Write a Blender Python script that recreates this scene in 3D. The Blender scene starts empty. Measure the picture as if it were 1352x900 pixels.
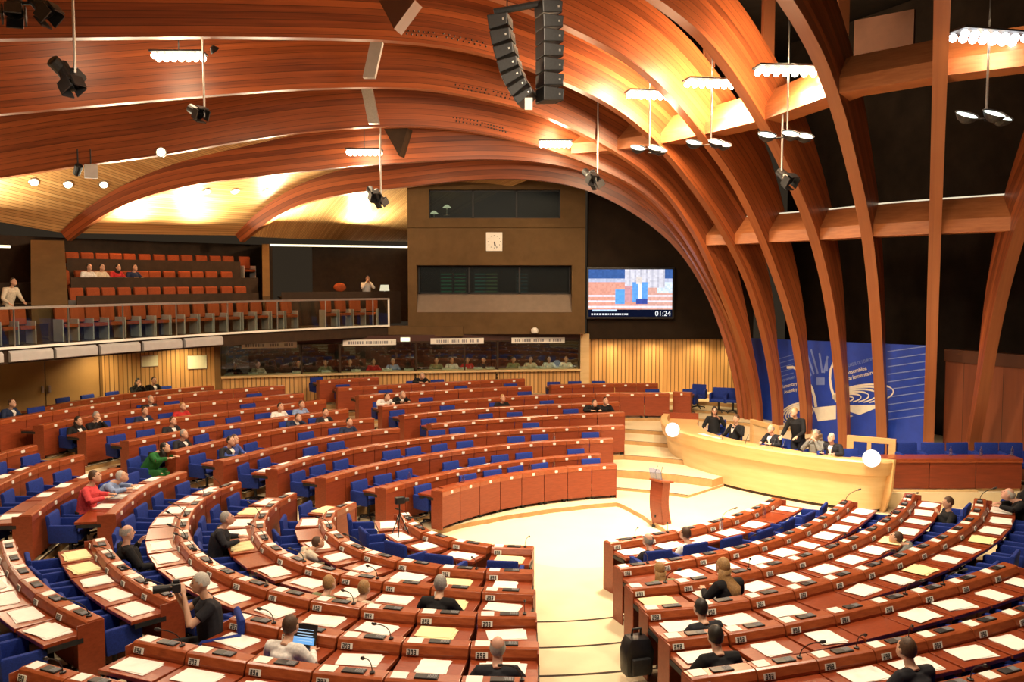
import bpy, bmesh, math, random
import numpy as np
from mathutils import Vector, Matrix
random.seed(7)
C = bpy.context.scene.collection
PI = math.pi
# ------------------------------------------------------------------ camera, world, exposure
FPX, CAMZ, HOR = 1200.0, 5.17, 369.0
TILT = math.atan((450 - HOR) / FPX)
cd = bpy.data.cameras.new('camera'); cam = bpy.data.objects.new('camera', cd); C.objects.link(cam)
cd.sensor_width = 36.0; cd.lens = FPX / 1352 * 36; cd.clip_end = 300
cam.location = (0, 0, CAMZ); cam.rotation_euler = (PI / 2 - TILT, 0, 0)
sc = bpy.context.scene; sc.camera = cam
sc.view_settings.view_transform = 'Standard'; sc.view_settings.look = 'None'
sc.view_settings.gamma = 1; sc.view_settings.use_curve_mapping = False
sc.view_settings.exposure = 0.0
w = bpy.data.worlds.new('world'); sc.world = w; w.use_nodes = True
w.node_tree.nodes['Background'].inputs[0].default_value = (1.0, 0.72, 0.45, 1)
w.node_tree.nodes['Background'].inputs[1].default_value = 0.03
WARM = (1.0, 0.72, 0.42)

def area(name, loc, target, power, size, color=WARM, spread=PI):
    l = bpy.data.lights.new(name, 'AREA'); l.energy = power; l.size = size; l.color = color; l.shape = 'DISK'; l.spread = spread
    o = bpy.data.objects.new(name, l); C.objects.link(o); o.location = loc
    o.rotation_euler = (Vector(target) - Vector(loc)).to_track_quat('-Z', 'Y').to_euler()
    return o
def point(name, loc, power, r=0.15, color=WARM):
    l = bpy.data.lights.new(name, 'POINT'); l.energy = power; l.shadow_soft_size = r; l.color = color
    o = bpy.data.objects.new(name, l); C.objects.link(o); o.location = loc
    return o
# added fill lights without fittings, aimed down over the benches, the arena and the presidium
FILL = (1.0, .80, .56)
area('fill_light', (1.5, 9.5, 9.6), (1.5, 12.0, 0), 560, 1.4, FILL)
area('fill_light', (-6.0, 13.5, 8.6), (-5.5, 15, 0), 380, 1.4, FILL)
area('fill_light', (6.0, 12.0, 9.0), (5.5, 13, 0), 420, 1.4, FILL)
area('fill_light', (3.2, 17.5, 9.4), (2.8, 18.5, 0), 540, 1.2, FILL, 1.5)
area('fill_light', (5.0, 16.5, 9.0), (7.0, 22.0, 0.8), 290, 1.0, FILL, 1.3)
area('fill_light', (-1.5, 20.5, 8.8), (-1.5, 23.5, 0.5), 560, 1.4, FILL)
area('fill_light', (-7.5, 19.0, 7.8), (-8.5, 21, 0.5), 320, 1.4, FILL)
area('fill_light', (-3.0, 6.0, 9.0), (-2.5, 9, 0), 330, 1.4, FILL)
# lamps under the gallery slab and above the slatted wall by the screen
for x, y in ((-10.6, 29.3), (-12.4, 27.6), (-16.2, 22.2)):
    area('wall_light', (x, y, 3.05), (x-.25, y+.5, 0), 30, .5, (1, .75, .38), 2.4)
for x in (3.6, 5.2, 6.8, 8.2):
    area('wall_light', (x, 32.75, 2.95), (x, 33.1, 0), 17, .4, (1, .75, .38), 2.4)
# dim lamps inside the interpreters' booths and the control rooms
for x, y in ((-8.2, 32.2), (-5.0, 33.2), (-2.0, 33.8), (1.0, 34.3)): point('booth_light', (x, y, 2.9), 11, .2, (1, .85, .6))
# uplights on the gallery back wall that wash the boarded ceiling
for x, y, z, e in ((-17.6, 22.6, 6.9, 420), (-15.2, 26.6, 6.9, 420), (-12.2, 29.9, 6.9, 600), (-10.6, 31.4, 6.9, 420), (-8.2, 33.3, 7.1, 520), (-5.8, 35.2, 7.2, 420)):
    area('gallery_uplight', (x, y, z-.25), (x+.9, y-1.1, z+2.2), e*.62, .5, (1, .86, .58))

# ------------------------------------------------------------------ photograph ray helpers
CT, ST = math.cos(TILT), math.sin(TILT)
def ray(u, v):
    x, y = (u - 676) / FPX, (v - 450) / FPX
    return Vector((x, CT - y * ST, -ST - y * CT))
def at_z(u, v, z):
    d = ray(u, v); k = (z - CAMZ) / d.z
    return Vector((d.x * k, d.y * k, z))
def at_y(u, v, y):
    d = ray(u, v); k = y / d.y
    return Vector((d.x * k, y, CAMZ + d.z * k))
def on_plane(u, v, p, q):
    """hit with the vertical plane through plan points p, q -> (distance along p->q, z)"""
    d = ray(u, v); ex, ey = q[0] - p[0], q[1] - p[1]; L = math.hypot(ex, ey); ex /= L; ey /= L
    # k*d.x = p0 + s*ex ; k*d.y = p1 + s*ey
    det = d.x * ey - d.y * ex
    k = (p[0] * ey - p[1] * ex) / det
    s = (k * d.x - p[0]) * ex + (k * d.y - p[1]) * ey
    return s, CAMZ + k * d.z

# ------------------------------------------------------------------ mesh collector
class MB:
    def __init__(s): s.v = []; s.f = []; s.uv = {}; s.m = []
    def add(s, vs, fs, uvs=None, mi=0):
        b = len(s.v); s.v += [tuple(v) for v in vs]
        for i, f in enumerate(fs):
            if uvs is not None: s.uv[len(s.f)] = uvs[i]
            s.f.append([b + k for k in f]); s.m.append(mi)
        return s
    def box(s, x0, x1, y0, y1, z0, z1, mi=0):
        return s.add([(x0,y0,z0),(x1,y0,z0),(x1,y1,z0),(x0,y1,z0),(x0,y0,z1),(x1,y0,z1),(x1,y1,z1),(x0,y1,z1)],
                     [(0,3,2,1),(4,5,6,7),(0,1,5,4),(1,2,6,5),(2,3,7,6),(3,0,4,7)], mi=mi)
    def prism(s, prof, x0, x1, axis='x', mi=0):
        """extrude a closed profile: axis x -> profile is (y,z); y -> (x,z); z -> (x,y)"""
        n = len(prof)
        def P(a, b, t): return {'x': (t, a, b), 'y': (a, t, b), 'z': (a, b, t)}[axis]
        vs = [P(a, b, x0) for a, b in prof] + [P(a, b, x1) for a, b in prof]
        fs = [(i, (i+1) % n, n + (i+1) % n, n + i) for i in range(n)] + [tuple(range(n-1, -1, -1)), tuple(range(n, 2*n))]
        return s.add(vs, fs, mi=mi)
    def tube(s, pts, r, seg=8, cap=True, mi=0):
        pts = [Vector(p) for p in pts]; n = len(pts); rs = r if isinstance(r, (list, tuple)) else [r] * n
        vs, fs = [], []; up = None
        for i, p in enumerate(pts):
            t = (pts[min(i+1, n-1)] - pts[max(i-1, 0)]).normalized()
            if up is None: up = Vector((0,0,1)) if abs(t.z) < .9 else Vector((1,0,0))
            a = t.cross(up).normalized(); b = a.cross(t).normalized(); up = b
            for k in range(seg):
                an = 2*PI*k/seg; vs.append(p + (a*math.cos(an) + b*math.sin(an)) * rs[i])
        for i in range(n-1):
            for k in range(seg):
                k2 = (k+1) % seg; fs.append((i*seg+k, i*seg+k2, (i+1)*seg+k2, (i+1)*seg+k))
        if cap: fs += [tuple(range(seg-1, -1, -1)), tuple(range((n-1)*seg, n*seg))]
        return s.add(vs, fs, mi=mi)
    def ell(s, c, r, seg=12, rings=8, rot=None, mi=0):
        vs, fs = [], []; c = Vector(c)
        for i in range(rings+1):
            ph = PI*i/rings
            for k in range(seg):
                th = 2*PI*k/seg
                p = Vector((r[0]*math.sin(ph)*math.cos(th), r[1]*math.sin(ph)*math.sin(th), r[2]*math.cos(ph)))
                if rot is not None: p = rot @ p
                vs.append(c + p)
        for i in range(rings):
            for k in range(seg):
                k2 = (k+1) % seg; fs.append((i*seg+k, (i+1)*seg+k, (i+1)*seg+k2, i*seg+k2))
        return s.add(vs, fs, mi=mi)
    def lathe(s, prof, c=(0,0,0), seg=16, mi=0):
        vs, fs = [], []; n = len(prof)
        for r, z in prof:
            for k in range(seg):
                a = 2*PI*k/seg; vs.append((c[0]+r*math.cos(a), c[1]+r*math.sin(a), c[2]+z))
        for i in range(n-1):
            for k in range(seg):
                k2 = (k+1) % seg; fs.append((i*seg+k, i*seg+k2, (i+1)*seg+k2, (i+1)*seg+k))
        fs += [tuple(range(seg-1, -1, -1)), tuple(range((n-1)*seg, n*seg))]
        return s.add(vs, fs, mi=mi)
    def sweep(s, pts, prof, closed=False, mi=0, uvs=False):
        """sweep a closed profile of (out, z) along a plan polyline pts [(x,y,z)]; 'out' is to the right-hand side normal"""
        n = len(pts); m = len(prof); vs = []
        for i, p in enumerate(pts):
            a = Vector(pts[max(i-1,0)]); b = Vector(pts[min(i+1,n-1)])
            t = (b - a); t.z = 0; t.normalize(); nr = Vector((t.y, -t.x, 0))
            # mitre
            if 0 < i < n-1:
                t1 = (Vector(p)-a); t1.z = 0; t1.normalize(); k = 1/max(.5, t1.dot(t))
            else: k = 1
            for o, z in prof: vs.append(Vector(p) + nr*o*k + Vector((0,0,z)))
        fs = []
        for i in range(n-1):
            for j in range(m):
                j2 = (j+1) % m; fs.append((i*m+j, i*m+j2, (i+1)*m+j2, (i+1)*m+j))
        fs += [tuple(range(m-1,-1,-1)), tuple(range((n-1)*m, n*m))]
        return s.add(vs, fs, mi=mi)
    def mesh(s, name, mats=(), smooth=False, bevel=0, fixn=True):
        me = bpy.data.meshes.new(name); me.from_pydata(s.v, [], s.f)
        for m in mats: me.materials.append(m)
        if any(s.m): me.polygons.foreach_set('material_index', s.m)
        if s.uv:
            ul = me.uv_layers.new(name='UVMap')
            for fi, uvs in s.uv.items():
                ls = me.polygons[fi].loop_start
                for k, q in enumerate(uvs): ul.data[ls+k].uv = q
        if fixn or bevel:
            bm = bmesh.new(); bm.from_mesh(me)
            if fixn: bmesh.ops.recalc_face_normals(bm, faces=bm.faces)
            if bevel:
                es = [e for e in bm.edges if len(e.link_faces) == 2 and e.calc_face_angle(0) > .6]
                bmesh.ops.bevel(bm, geom=es, offset=bevel, segments=2, affect='EDGES', profile=.6, clamp_overlap=True)
            bm.to_mesh(me); bm.free()
        if smooth:
            me.polygons.foreach_set('use_smooth', [True]*len(me.polygons))
            if smooth != 'all':
                try: me.set_sharp_from_angle(angle=math.radians(40))
                except Exception: pass
        return me
    def obj(s, name, mat, parent=None, smooth=False, bevel=0, loc=None, fixn=True):
        mats = mat if isinstance(mat, (list, tuple)) else [mat]
        o = bpy.data.objects.new(name, s.mesh(name, mats, smooth, bevel, fixn)); C.objects.link(o)
        if parent is not None: o.parent = parent
        if loc is not None: o.location = loc
        return o
def tag(o, label=None, cat=None, group=None, kind=None):
    if label: o['label'] = label
    if cat: o['category'] = cat
    if group: o['group'] = group
    if kind: o['kind'] = kind
    return o
def empty(name, label, cat, loc=(0,0,0), rz=0, group=None):
    o = bpy.data.objects.new(name, None); C.objects.link(o); o.location = loc; o.rotation_euler = (0,0,rz)
    o.empty_display_size = .2
    return tag(o, label, cat, group)
def copy_tree(o, parent=None):
    c = o.copy(); C.objects.link(c)
    if parent is not None: c.parent = parent; c.matrix_parent_inverse = o.matrix_parent_inverse.copy()
    for ch in list(KIDS.get(o.name) or o.children): copy_tree(ch, c)
    return c
KIDS = {}
def freeze(o):
    KIDS[o.name] = list(o.children)
    for ch in o.children: freeze(ch)
def struct(o): o['kind'] = 'structure'; return o
ORD = ['first','second','third','fourth','fifth','sixth','seventh','eighth','ninth','tenth','eleventh','twelfth','thirteenth','fourteenth','fifteenth',
       'sixteenth','seventeenth','eighteenth','nineteenth','twentieth'] + ['twenty-'+q for q in 'first second third fourth fifth sixth seventh eighth ninth'.split()] + \
      ['thirtieth'] + ['thirty-'+q for q in 'first second third fourth fifth sixth seventh eighth ninth'.split()]

# ------------------------------------------------------------------ materials
def nt(m): return m.node_tree.nodes, m.node_tree.links
def mat(name, col, rough=.5, metal=0, var=0.0, scale=8.0, stretch=(1,1,1), spec=.5, coat=0, coords='Object', bump=0, dark=None, detail=4, emit=None, estr=0):
    m = bpy.data.materials.new(name); m.use_nodes = True; n, l = nt(m); b = n['Principled BSDF']
    b.inputs['Roughness'].default_value = rough; b.inputs['Metallic'].default_value = metal
    b.inputs['Specular IOR Level'].default_value = spec; b.inputs['Coat Weight'].default_value = coat; b.inputs['Coat Roughness'].default_value = .15
    col = tuple(col) + (1,)
    b.inputs['Base Color'].default_value = col
    if emit: b.inputs['Emission Color'].default_value = tuple(emit)+(1,); b.inputs['Emission Strength'].default_value = estr
    if var > 0 or dark:
        tc = n.new('ShaderNodeTexCoord'); mp = n.new('ShaderNodeMapping'); mp.inputs['Scale'].default_value = stretch
        no = n.new('ShaderNodeTexNoise'); no.inputs['Scale'].default_value = scale; no.inputs['Detail'].default_value = detail; no.inputs['Roughness'].default_value = .6
        cr = n.new('ShaderNodeValToRGB')
        d = tuple(dark)+(1,) if dark else tuple(c*(1-var) for c in col[:3])+(1,)
        cr.color_ramp.elements[0].color = d; cr.color_ramp.elements[1].color = col if dark else tuple(min(1,c*(1+var)) for c in col[:3])+(1,)
        cr.color_ramp.elements[0].position = .32; cr.color_ramp.elements[1].position = .68
        l.new(tc.outputs[coords], mp.inputs['Vector']); l.new(mp.outputs[0], no.inputs['Vector']); l.new(no.outputs['Fac'], cr.inputs[0]); l.new(cr.outputs[0], b.inputs['Base Color'])
        if bump:
            bp = n.new('ShaderNodeBump'); bp.inputs['Strength'].default_value = bump; bp.inputs['Distance'].default_value = .02
            l.new(no.outputs['Fac'], bp.inputs['Height']); l.new(bp.outputs[0], b.inputs['Normal'])
    return m
def planks(name, c1, c2, width, rough=.4, seam=.12, grain=6, axis='v', spec=.5):
    """boards laid along u of the UV map (metres), board width 'width' across v, per-board tone and grain, thin dark seams"""
    m = bpy.data.materials.new(name); m.use_nodes = True; n, l = nt(m); b = n['Principled BSDF']; b.inputs['Roughness'].default_value = rough
    b.inputs['Specular IOR Level'].default_value = spec
    tc = n.new('ShaderNodeTexCoord'); sp = n.new('ShaderNodeSeparateXYZ'); l.new(tc.outputs['UV'], sp.inputs[0])
    def M(op, a, bb=None):
        k = n.new('ShaderNodeMath'); k.operation = op
        for i, x in enumerate((a, bb)):
            if x is None: continue
            if isinstance(x, (int, float)): k.inputs[i].default_value = x
            else: l.new(x, k.inputs[i])
        return k.outputs[0]
    U, V = (sp.outputs[0], sp.outputs[1]) if axis == 'v' else (sp.outputs[1], sp.outputs[0])
    q = M('DIVIDE', V, width); fl = M('FLOOR', q); fr = M('FRACT', q)
    wn = n.new('ShaderNodeTexWhiteNoise'); wn.noise_dimensions = '1D'; l.new(fl, wn.inputs['W'])
    cv = n.new('ShaderNodeCombineXYZ'); l.new(M('MULTIPLY', U, .35), cv.inputs[0]); l.new(M('MULTIPLY', V, grain), cv.inputs[1]); l.new(M('MULTIPLY', fl, 3.7), cv.inputs[2])
    no = n.new('ShaderNodeTexNoise'); no.inputs['Scale'].default_value = 1.6; no.inputs['Detail'].default_value = 5; l.new(cv.outputs[0], no.inputs['Vector'])
    f = M('ADD', M('MULTIPLY', wn.outputs['Value'], .45), M('MULTIPLY', no.outputs['Fac'], .75))
    cr = n.new('ShaderNodeValToRGB'); cr.color_ramp.elements[0].position = .3; cr.color_ramp.elements[1].position = .85
    cr.color_ramp.elements[0].color = tuple(c1)+(1,); cr.color_ramp.elements[1].color = tuple(c2)+(1,); l.new(f, cr.inputs[0])
    sm = M('GREATER_THAN', fr, seam)
    mx = n.new('ShaderNodeMix'); mx.data_type = 'RGBA'; l.new(sm, mx.inputs[0])
    mx.inputs[6].default_value = tuple(c*.35 for c in c1)+(1,); l.new(cr.outputs[0], mx.inputs[7]); l.new(mx.outputs[2], b.inputs['Base Color'])
    return m
def glow(name, col, s):
    m = bpy.data.materials.new(name); m.use_nodes = True; n, l = nt(m)
    for k in list(n): n.remove(k)
    e = n.new('ShaderNodeEmission'); e.inputs[0].default_value = tuple(col)+(1,); e.inputs[1].default_value = s
    o = n.new('ShaderNodeOutputMaterial'); l.new(e.outputs[0], o.inputs[0]); return m
def pane(name, tint=(.9,.95,.9), refl=.12, rough=.02):
    m = bpy.data.materials.new(name); m.use_nodes = True; n, l = nt(m)
    for k in list(n): n.remove(k)
    t = n.new('ShaderNodeBsdfTransparent'); t.inputs[0].default_value = tuple(tint)+(1,)
    g = n.new('ShaderNodeBsdfGlossy'); g.inputs['Roughness'].default_value = rough; g.inputs[0].default_value = (.8,.85,.9,1)
    mx = n.new('ShaderNodeMixShader'); mx.inputs[0].default_value = refl
    o = n.new('ShaderNodeOutputMaterial'); l.new(t.outputs[0], mx.inputs[1]); l.new(g.outputs[0], mx.inputs[2]); l.new(mx.outputs[0], o.inputs[0]); return m

M = {}
M['desk'] = mat('desk_wood', (.27,.052,.017), .42, var=.0, dark=(.20,.034,.010), scale=3, stretch=(1,6,14), coat=.0)
M['desktop'] = mat('desk_top_wood', (.30,.055,.016), .28, dark=(.20,.032,.009), scale=3, stretch=(3,14,1), coat=.15)
M['ledge'] = mat('desk_ledge_wood', (.36,.085,.026), .28, dark=(.25,.05,.014), scale=3, stretch=(2,10,10), coat=.2)
M['black'] = mat('black_plastic', (.012,.012,.014), .4, var=.3, scale=30)
M['blackmat'] = mat('black_metal', (.018,.018,.02), .55, .3, var=.3, scale=20)
M['blue'] = mat('blue_upholstery', (.010,.028,.20), .8, var=.25, scale=60, spec=.25)
M['bluedark'] = mat('navy_upholstery', (.008,.02,.12), .85, var=.25, scale=60, spec=.2)
M['white'] = mat('white_card', (.80,.78,.72), .7, var=.03, scale=20)
M['paper'] = mat('paper_white', (.86,.84,.79), .75, var=.05, scale=9, detail=6)
M['paper_y'] = mat('paper_cream', (.82,.74,.42), .75, var=.05, scale=9)
M['ink'] = mat('grey_print', (.25,.25,.27), .8, var=.2, scale=40)
M['metal'] = mat('brushed_metal', (.55,.53,.5), .3, .9, var=.1, scale=30)
M['floor'] = mat('beige_floor', (.74,.62,.40), .5, var=.06, scale=1.2, detail=6, spec=.3)
M['arena'] = mat('pale_arena_floor', (.80,.70,.48), .42, var=.05, scale=.8, detail=6, spec=.3)
M['riser'] = mat('step_riser_wood', (.42,.25,.10), .5, var=.15, scale=5)
M['beam'] = planks('beam_laminated_wood', (.13,.030,.010), (.35,.092,.027), .16, .38, seam=.06, grain=9)
M['fin'] = planks('rib_edge_wood', (.24,.070,.023), (.34,.112,.037), .5, .4, seam=.0, grain=9)
M['tie'] = mat('tie_beam_wood_lit', (.46,.17,.06), .4, dark=(.34,.11,.036), scale=2, stretch=(1,1,9))  # same wood as the rib edges, lightened: lamplight put into the colour
M['ceil'] = planks('ceiling_boards', (.44,.23,.08), (.66,.41,.17), .11, .35, seam=.14, grain=8)
M['slat'] = planks('slatted_wall_wood', (.50,.26,.08), (.66,.38,.14), .14, .5, seam=.22, grain=2, axis='u')
M['blond'] = mat('blond_wood', (.70,.50,.26), .38, dark=(.62,.42,.20), scale=1.5, stretch=(.6,.6,6), spec=.4)
M['blondtop'] = mat('blond_wood_top', (.68,.43,.19), .35, dark=(.60,.35,.14), scale=1.5, stretch=(.6,.6,6), spec=.4)
M['orange'] = mat('orange_upholstery', (.26,.055,.016), .8, var=.2, scale=40, spec=.2)
M['brownwall'] = mat('brown_wall_cloth', (.115,.068,.028), .85, var=.12, scale=2.5, spec=.2)
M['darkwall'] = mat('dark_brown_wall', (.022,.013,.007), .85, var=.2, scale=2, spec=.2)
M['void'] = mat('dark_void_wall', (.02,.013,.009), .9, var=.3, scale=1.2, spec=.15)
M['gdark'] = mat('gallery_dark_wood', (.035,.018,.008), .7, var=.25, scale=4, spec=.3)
M['grey'] = mat('grey_panel', (.42,.40,.39), .6, var=.08, scale=4)
M['redwall'] = planks('red_wood_wall', (.15,.035,.012), (.23,.06,.02), .55, .45, seam=.03, grain=5, axis='u')
M['glass'] = pane('clear_glass', (.86,.92,.88), .06)
M['towerglass'] = pane('tower_glass', (.5,.55,.52), .012, .4)
M['disc2'] = glow('desk_lamp_glow', (1,.95,.6), 1.2)
M['strip_dim'] = glow('strip_dim', (1.0,.85,.6), .9)
M['grey2'] = mat('grey_brown_sill', (.20,.15,.11), .7, var=.08, scale=4)
M['brownhang'] = mat('brown_board', (.09,.035,.018), .8, var=.1, scale=3)
M['booth_in'] = mat('booth_inner_wall', (.09,.05,.028), .8, var=.3, scale=2)
M['boothglass'] = pane('booth_glass', (.85,.9,.85), .05, .0)
M['console'] = mat('console_grey', (.55,.56,.46), .5, var=.1, scale=10)
M['globe'] = glow('globe_lamp_glow', (1,.97,.9), 1.6)
M['acrylic'] = pane('acrylic', (.55,.6,.9), .15, .1)
M['bottle'] = pane('bottle_plastic', (.85,.9,.92), .25, .1)
M['redpanel'] = mat('red_panel_wood', (.23,.04,.014), .35, dark=(.16,.028,.01), scale=2, stretch=(1,6,10))
M['bulb'] = glow('lamp_bulb', (1.0,.86,.62), 16)
M['bulbw'] = glow('white_bulb', (.95,.97,1.0), 7)
M['disc'] = glow('bowl_lamp_glow', (.9,1.0,.92), 2.2)
M['strip'] = glow('light_strip', (1.0,.85,.55), 2.2)
M['spot'] = glow('downlight', (1.0,.85,.55), 6)
# ------------------------------------------------------------------ the rows of desks: where each bench stands
LEDGE = .82
ZL = [0, 0, .06, .25, .37, .48, .59, .68, .77, .89, 1.04, .90]
CX, CY = .5, 17.2
def fz(k): return ZL[k]
BLK = {'R': 'block running to the presidium', 'N': 'block bending around the arena', 'A': 'short block by the photographer',
       'U': 'block by the pink-jacketed woman', 'B': 'block facing the arena', 'L': 'block below the gallery',
       'K': 'block below the booths', 'D': 'block below the wall screen'}
END = {'R': 'pale aisle', 'N': 'pale aisle', 'A': 'photographer', 'U': 'far cross aisle', 'B': 'arena steps', 'L': 'cross aisle', 'K': 'screen side', 'D': 'presidium'}
# ledge lines; the first point is the end the label counts from
SEG = {
 'R1': [(797,713),(827,709),(883,699),(935,688.5),(979,674),(1010,661),(1019,656)],
 'R2': [(810.5,746),(854,739.5),(914,732),(957,724),(998,713),(1038,700),(1080,682.5),(1105,665),(1111,659)],
 'R3': [(825,771),(873,766),(929,758.5),(998,746),(1044,735),(1082,722),(1129,703),(1165,685),(1187,664),(1194,650)],
 'R4': [(844,799),(914,794),(979,785),(1038,772.5),(1080,762),(1112,751.7),(1172,735),(1219,716.7),(1252,697),(1277,680),(1286,657)],
 'R5': [(870,836),(948,827),(1020,817.6),(1080,806),(1105,800),(1152,788),(1205,777),(1252,765),(1289,753),(1324,741)],
 'R6': [(900,884.5),(979,874),(1044,864),(1099,855),(1159,844),(1225,831),(1285,816),(1352,796),(1400,778)],
 'R7': [(1040,935),(1120,922),(1180,911),(1249,897),(1285,888),(1352,872),(1410,856)],
 'N1': [(705,720),(650,717.5),(624,714.5),(597,709),(578,703),(558,694),(546,686),(541,676)],
 'N2': [(705,751),(646,749),(587,745),(533,736.5),(500,727),(481,721),(458,711),(449,704),(441,691),(441,678.5),(453,668),(471,662.5)],
 'N3': [(707,777),(637,774),(566,768),(501,760.5),(449,751),(406,739.5),(377,724.5),(357,710),(350,694),(353,680),(364,666),(377,657),(392,650)],
 'N4': [(708,807),(636,806),(560,803),(487,796),(420,786),(363,771),(319,756),(282,738),(261,722),(251,707),(249,691),(257,676),(277,654),(300,642),(319,635.5)],
 'N5': [(711,846),(629,844),(540,841),(458,833),(389,821),(317,808.5)],
 'N6': [(709.5,893),(616,890),(517,885),(426,876),(340,865),(290,854),(194,837)],
 'N7': [(330,921),(240,911),(147,895.5),(124,890),(89,881),(49,871)],
 'A5': [(244,788),(206,771),(180,755),(162,738),(148,722),(139,709)],
 'A6': [(137,814),(118,804.5),(93,794),(73,778.5),(48,760),(29,735),(20,711)],
 'U5': [(247,622),(233,626.5),(215,634),(194,644.5),(180,654.5),(165,667),(153,678)],
 'U6': [(160,617),(144,623),(121,632),(97,643.5),(77,655.5),(59,667),(42,679.5)],
 'U7': [(112,599.5),(99.6,602),(73,609),(47,618),(23,628),(0,639.5),(-16,648)],
 'U8': [(50,587),(21,593),(0,599.6),(-20,607)],
 'B1': [(814.5,612),(780,614.5),(743,617.5),(708,621),(676,626),(645,632),(614,640),(584,648.5)],
 'B2': [(794,598.5),(761,601),(725,604),(690,608),(658,612.5),(627,617.5),(596,623.5),(565,630),(536,637.5),(509,644.5)],
 'B3': [(810.6,578),(777,579.5),(746,581.5),(712,583.5),(679,586),(627,591),(596,595),(565,600),(533,607),(494,614.5),(459,622.5),(430,631)],
 'B4': [(825,560.8),(792,561.8),(760,563.3),(728,565),(697,567),(634,571),(601,573.5),(570,576.5),(533,581),(500,586.5),(450,596.5),(423,603),(394,611),(362,619)],
 'L5': [(528,565),(499,567.5),(472,570.7),(441,575),(414,580),(383,586.7),(352,594.4),(323,601),(295,608)],
 'L6': [(494,551.6),(450,555.6),(419,559),(392,562.7),(361,568),(332,572.5),(303,579),(276,585),(250,591),(232,595.6)],
 'L7': [(461,539.6),(425.6,543),(392,547.8),(361,552),(332,556.5),(305,560),(275,564),(250,568),(222,572),(195,577),(172,582)],
 'L8': [(431,527),(390,532),(350,537),(300,543),(250,549),(204,555),(173,559.5),(144,564.5),(114,570)],
 'L9': [(401,519),(350,523.5),(300,527.5),(235,533.5),(178,540.5),(147,544.5),(118,549),(89,554.5),(57,561)],
 'L10': [(376,509),(300,514),(222,521.5),(173,527.5),(142,531),(115,535),(89,539),(58,544),(29,549),(0,554.4)],
 'L11': [(282,509),(222,514.5),(178,518.5),(142,523),(100,530),(55,538)],
 'K5': [(825,544.2),(792,545.2),(761,546.5),(730,548),(699,550),(665,552),(634,554),(603,556.5),(570,559.7)],
 'K6': [(818,530.5),(769,532.6),(733,533.5),(699,535),(634,539),(601,541.5),(567,544.5),(533.6,547.8)],
 'K7': [(884,518.5),(850,518.4),(816,518.8),(782,519.3),(748,519.8),(712,521),(681,522.7),(640,525.3),(608,527.7),(577,530),(539,533),(505,536)],
 'K8': [(702,509.5),(660,511),(600,514),(536,517.5),(500,520),(474,522)],
 'K9': [(693,499.5),(640,502),(575,505),(516,508),(446,511.5)],
 'K10': [(500,497.5),(460,499.5),(422,502)],
 'D7': [(914,517),(886,518.2)],
 'D8': [(869,505.7),(790,506.8),(728,508)],
}
def smooth_seg(name):
    blk, k = name[0], int(name[1:])
    P = [at_z(u, v, ZL[k] + LEDGE) for u, v in SEG[name]]
    P = np.array([[p.x, p.y] for p in P]); d = P - [CX, CY]
    th = np.unwrap(np.arctan2(d[:, 1], d[:, 0])); r = np.hypot(d[:, 0], d[:, 1])
    n = len(P); deg = 2 if n < 7 else 3
    if blk == 'N' and k <= 4: deg = 6 if n > 9 else 4
    if blk == 'R': deg = 4
    c = np.polyfit(th - th.mean(), r, min(deg, n-2))
    tt = np.linspace(th[0], th[-1], 160); rr = np.polyval(c, tt - th.mean())
    return tt, rr, np.stack([CX + rr*np.cos(tt), CY + rr*np.sin(tt)], 1)
SM = {s: smooth_seg(s) for s in SEG}
UNITS = {}
def proj(p):
    """pixel of a world point"""
    d = Vector(p) - Vector((0, 0, CAMZ)); zc = d.y*CT - d.z*ST; yc = -d.y*ST - d.z*CT
    return 676 + FPX*d.x/zc, 450 + FPX*yc/zc
for s in SEG:
    tt, rr, pl = SM[s]; k = int(s[1:])
    sl = np.r_[0, np.cumsum(np.hypot(*np.diff(pl, axis=0).T))]; L = sl[-1]
    wd = .68 if s[0] in 'RNAU' else (.64 if k <= 4 else .80)
    n = max(1, round(L / wd)); wdt = L / n; us = []
    for i in range(n):
        a = np.array([np.interp(i*wdt, sl, pl[:, j]) for j in (0, 1)]); b = np.array([np.interp((i+1)*wdt, sl, pl[:, j]) for j in (0, 1)])
        c = (a+b)/2; t = (b-a)/np.hypot(*(b-a)); nrm = np.array([-t[1], t[0]]); flip = nrm @ (c - [CX, CY]) < 0
        if flip: nrm = -nrm
        x = np.array([nrm[1], -nrm[0]])
        us.append(dict(p=(c[0], c[1], ZL[k]), rz=math.atan2(x[1], x[0]), w=float(np.hypot(*(b-a))), n=nrm, x=x, u=proj((c[0], c[1], ZL[k]+LEDGE))[0], v=proj((c[0], c[1], ZL[k]+LEDGE))[1], i=i, nn=n, s=s, k=k,
                       xend=(1 if (x @ t) > 0 else -1)))
    UNITS[s] = us
for s in SEG:
    for q in UNITS[s]:
        best = 1.35; c = np.array(q['p'][:2])
        for t in SEG:
            if int(t[1:]) == q['k'] + 1:
                d = (SM[t][2] - c) @ np.stack([q['n'], q['x']], 1); m = (abs(d[:, 1]) < .45) & (d[:, 0] > .3)
                if m.any(): best = min(best, float(d[m, 0].min()))
        q['pitch'] = best
def where(q, short=False):
    return f"{ORD[q['i']]} desk from {END[q['s'][0]]}, {ORD[q['k']-1]} row, {BLK[q['s'][0]]}"
def unit_at(s, u, v=None):
    return min(UNITS[s], key=lambda q: abs(q['u']-u) + (abs(q['v']-v) if v is not None else 0))
def on_unit(q, x, y, z):
    """local (x along, y outward, z up from the row's floor) to world"""
    return (q['p'][0] + q['x'][0]*x + q['n'][0]*y, q['p'][1] + q['x'][1]*x + q['n'][1]*y, q['p'][2] + z)

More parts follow.
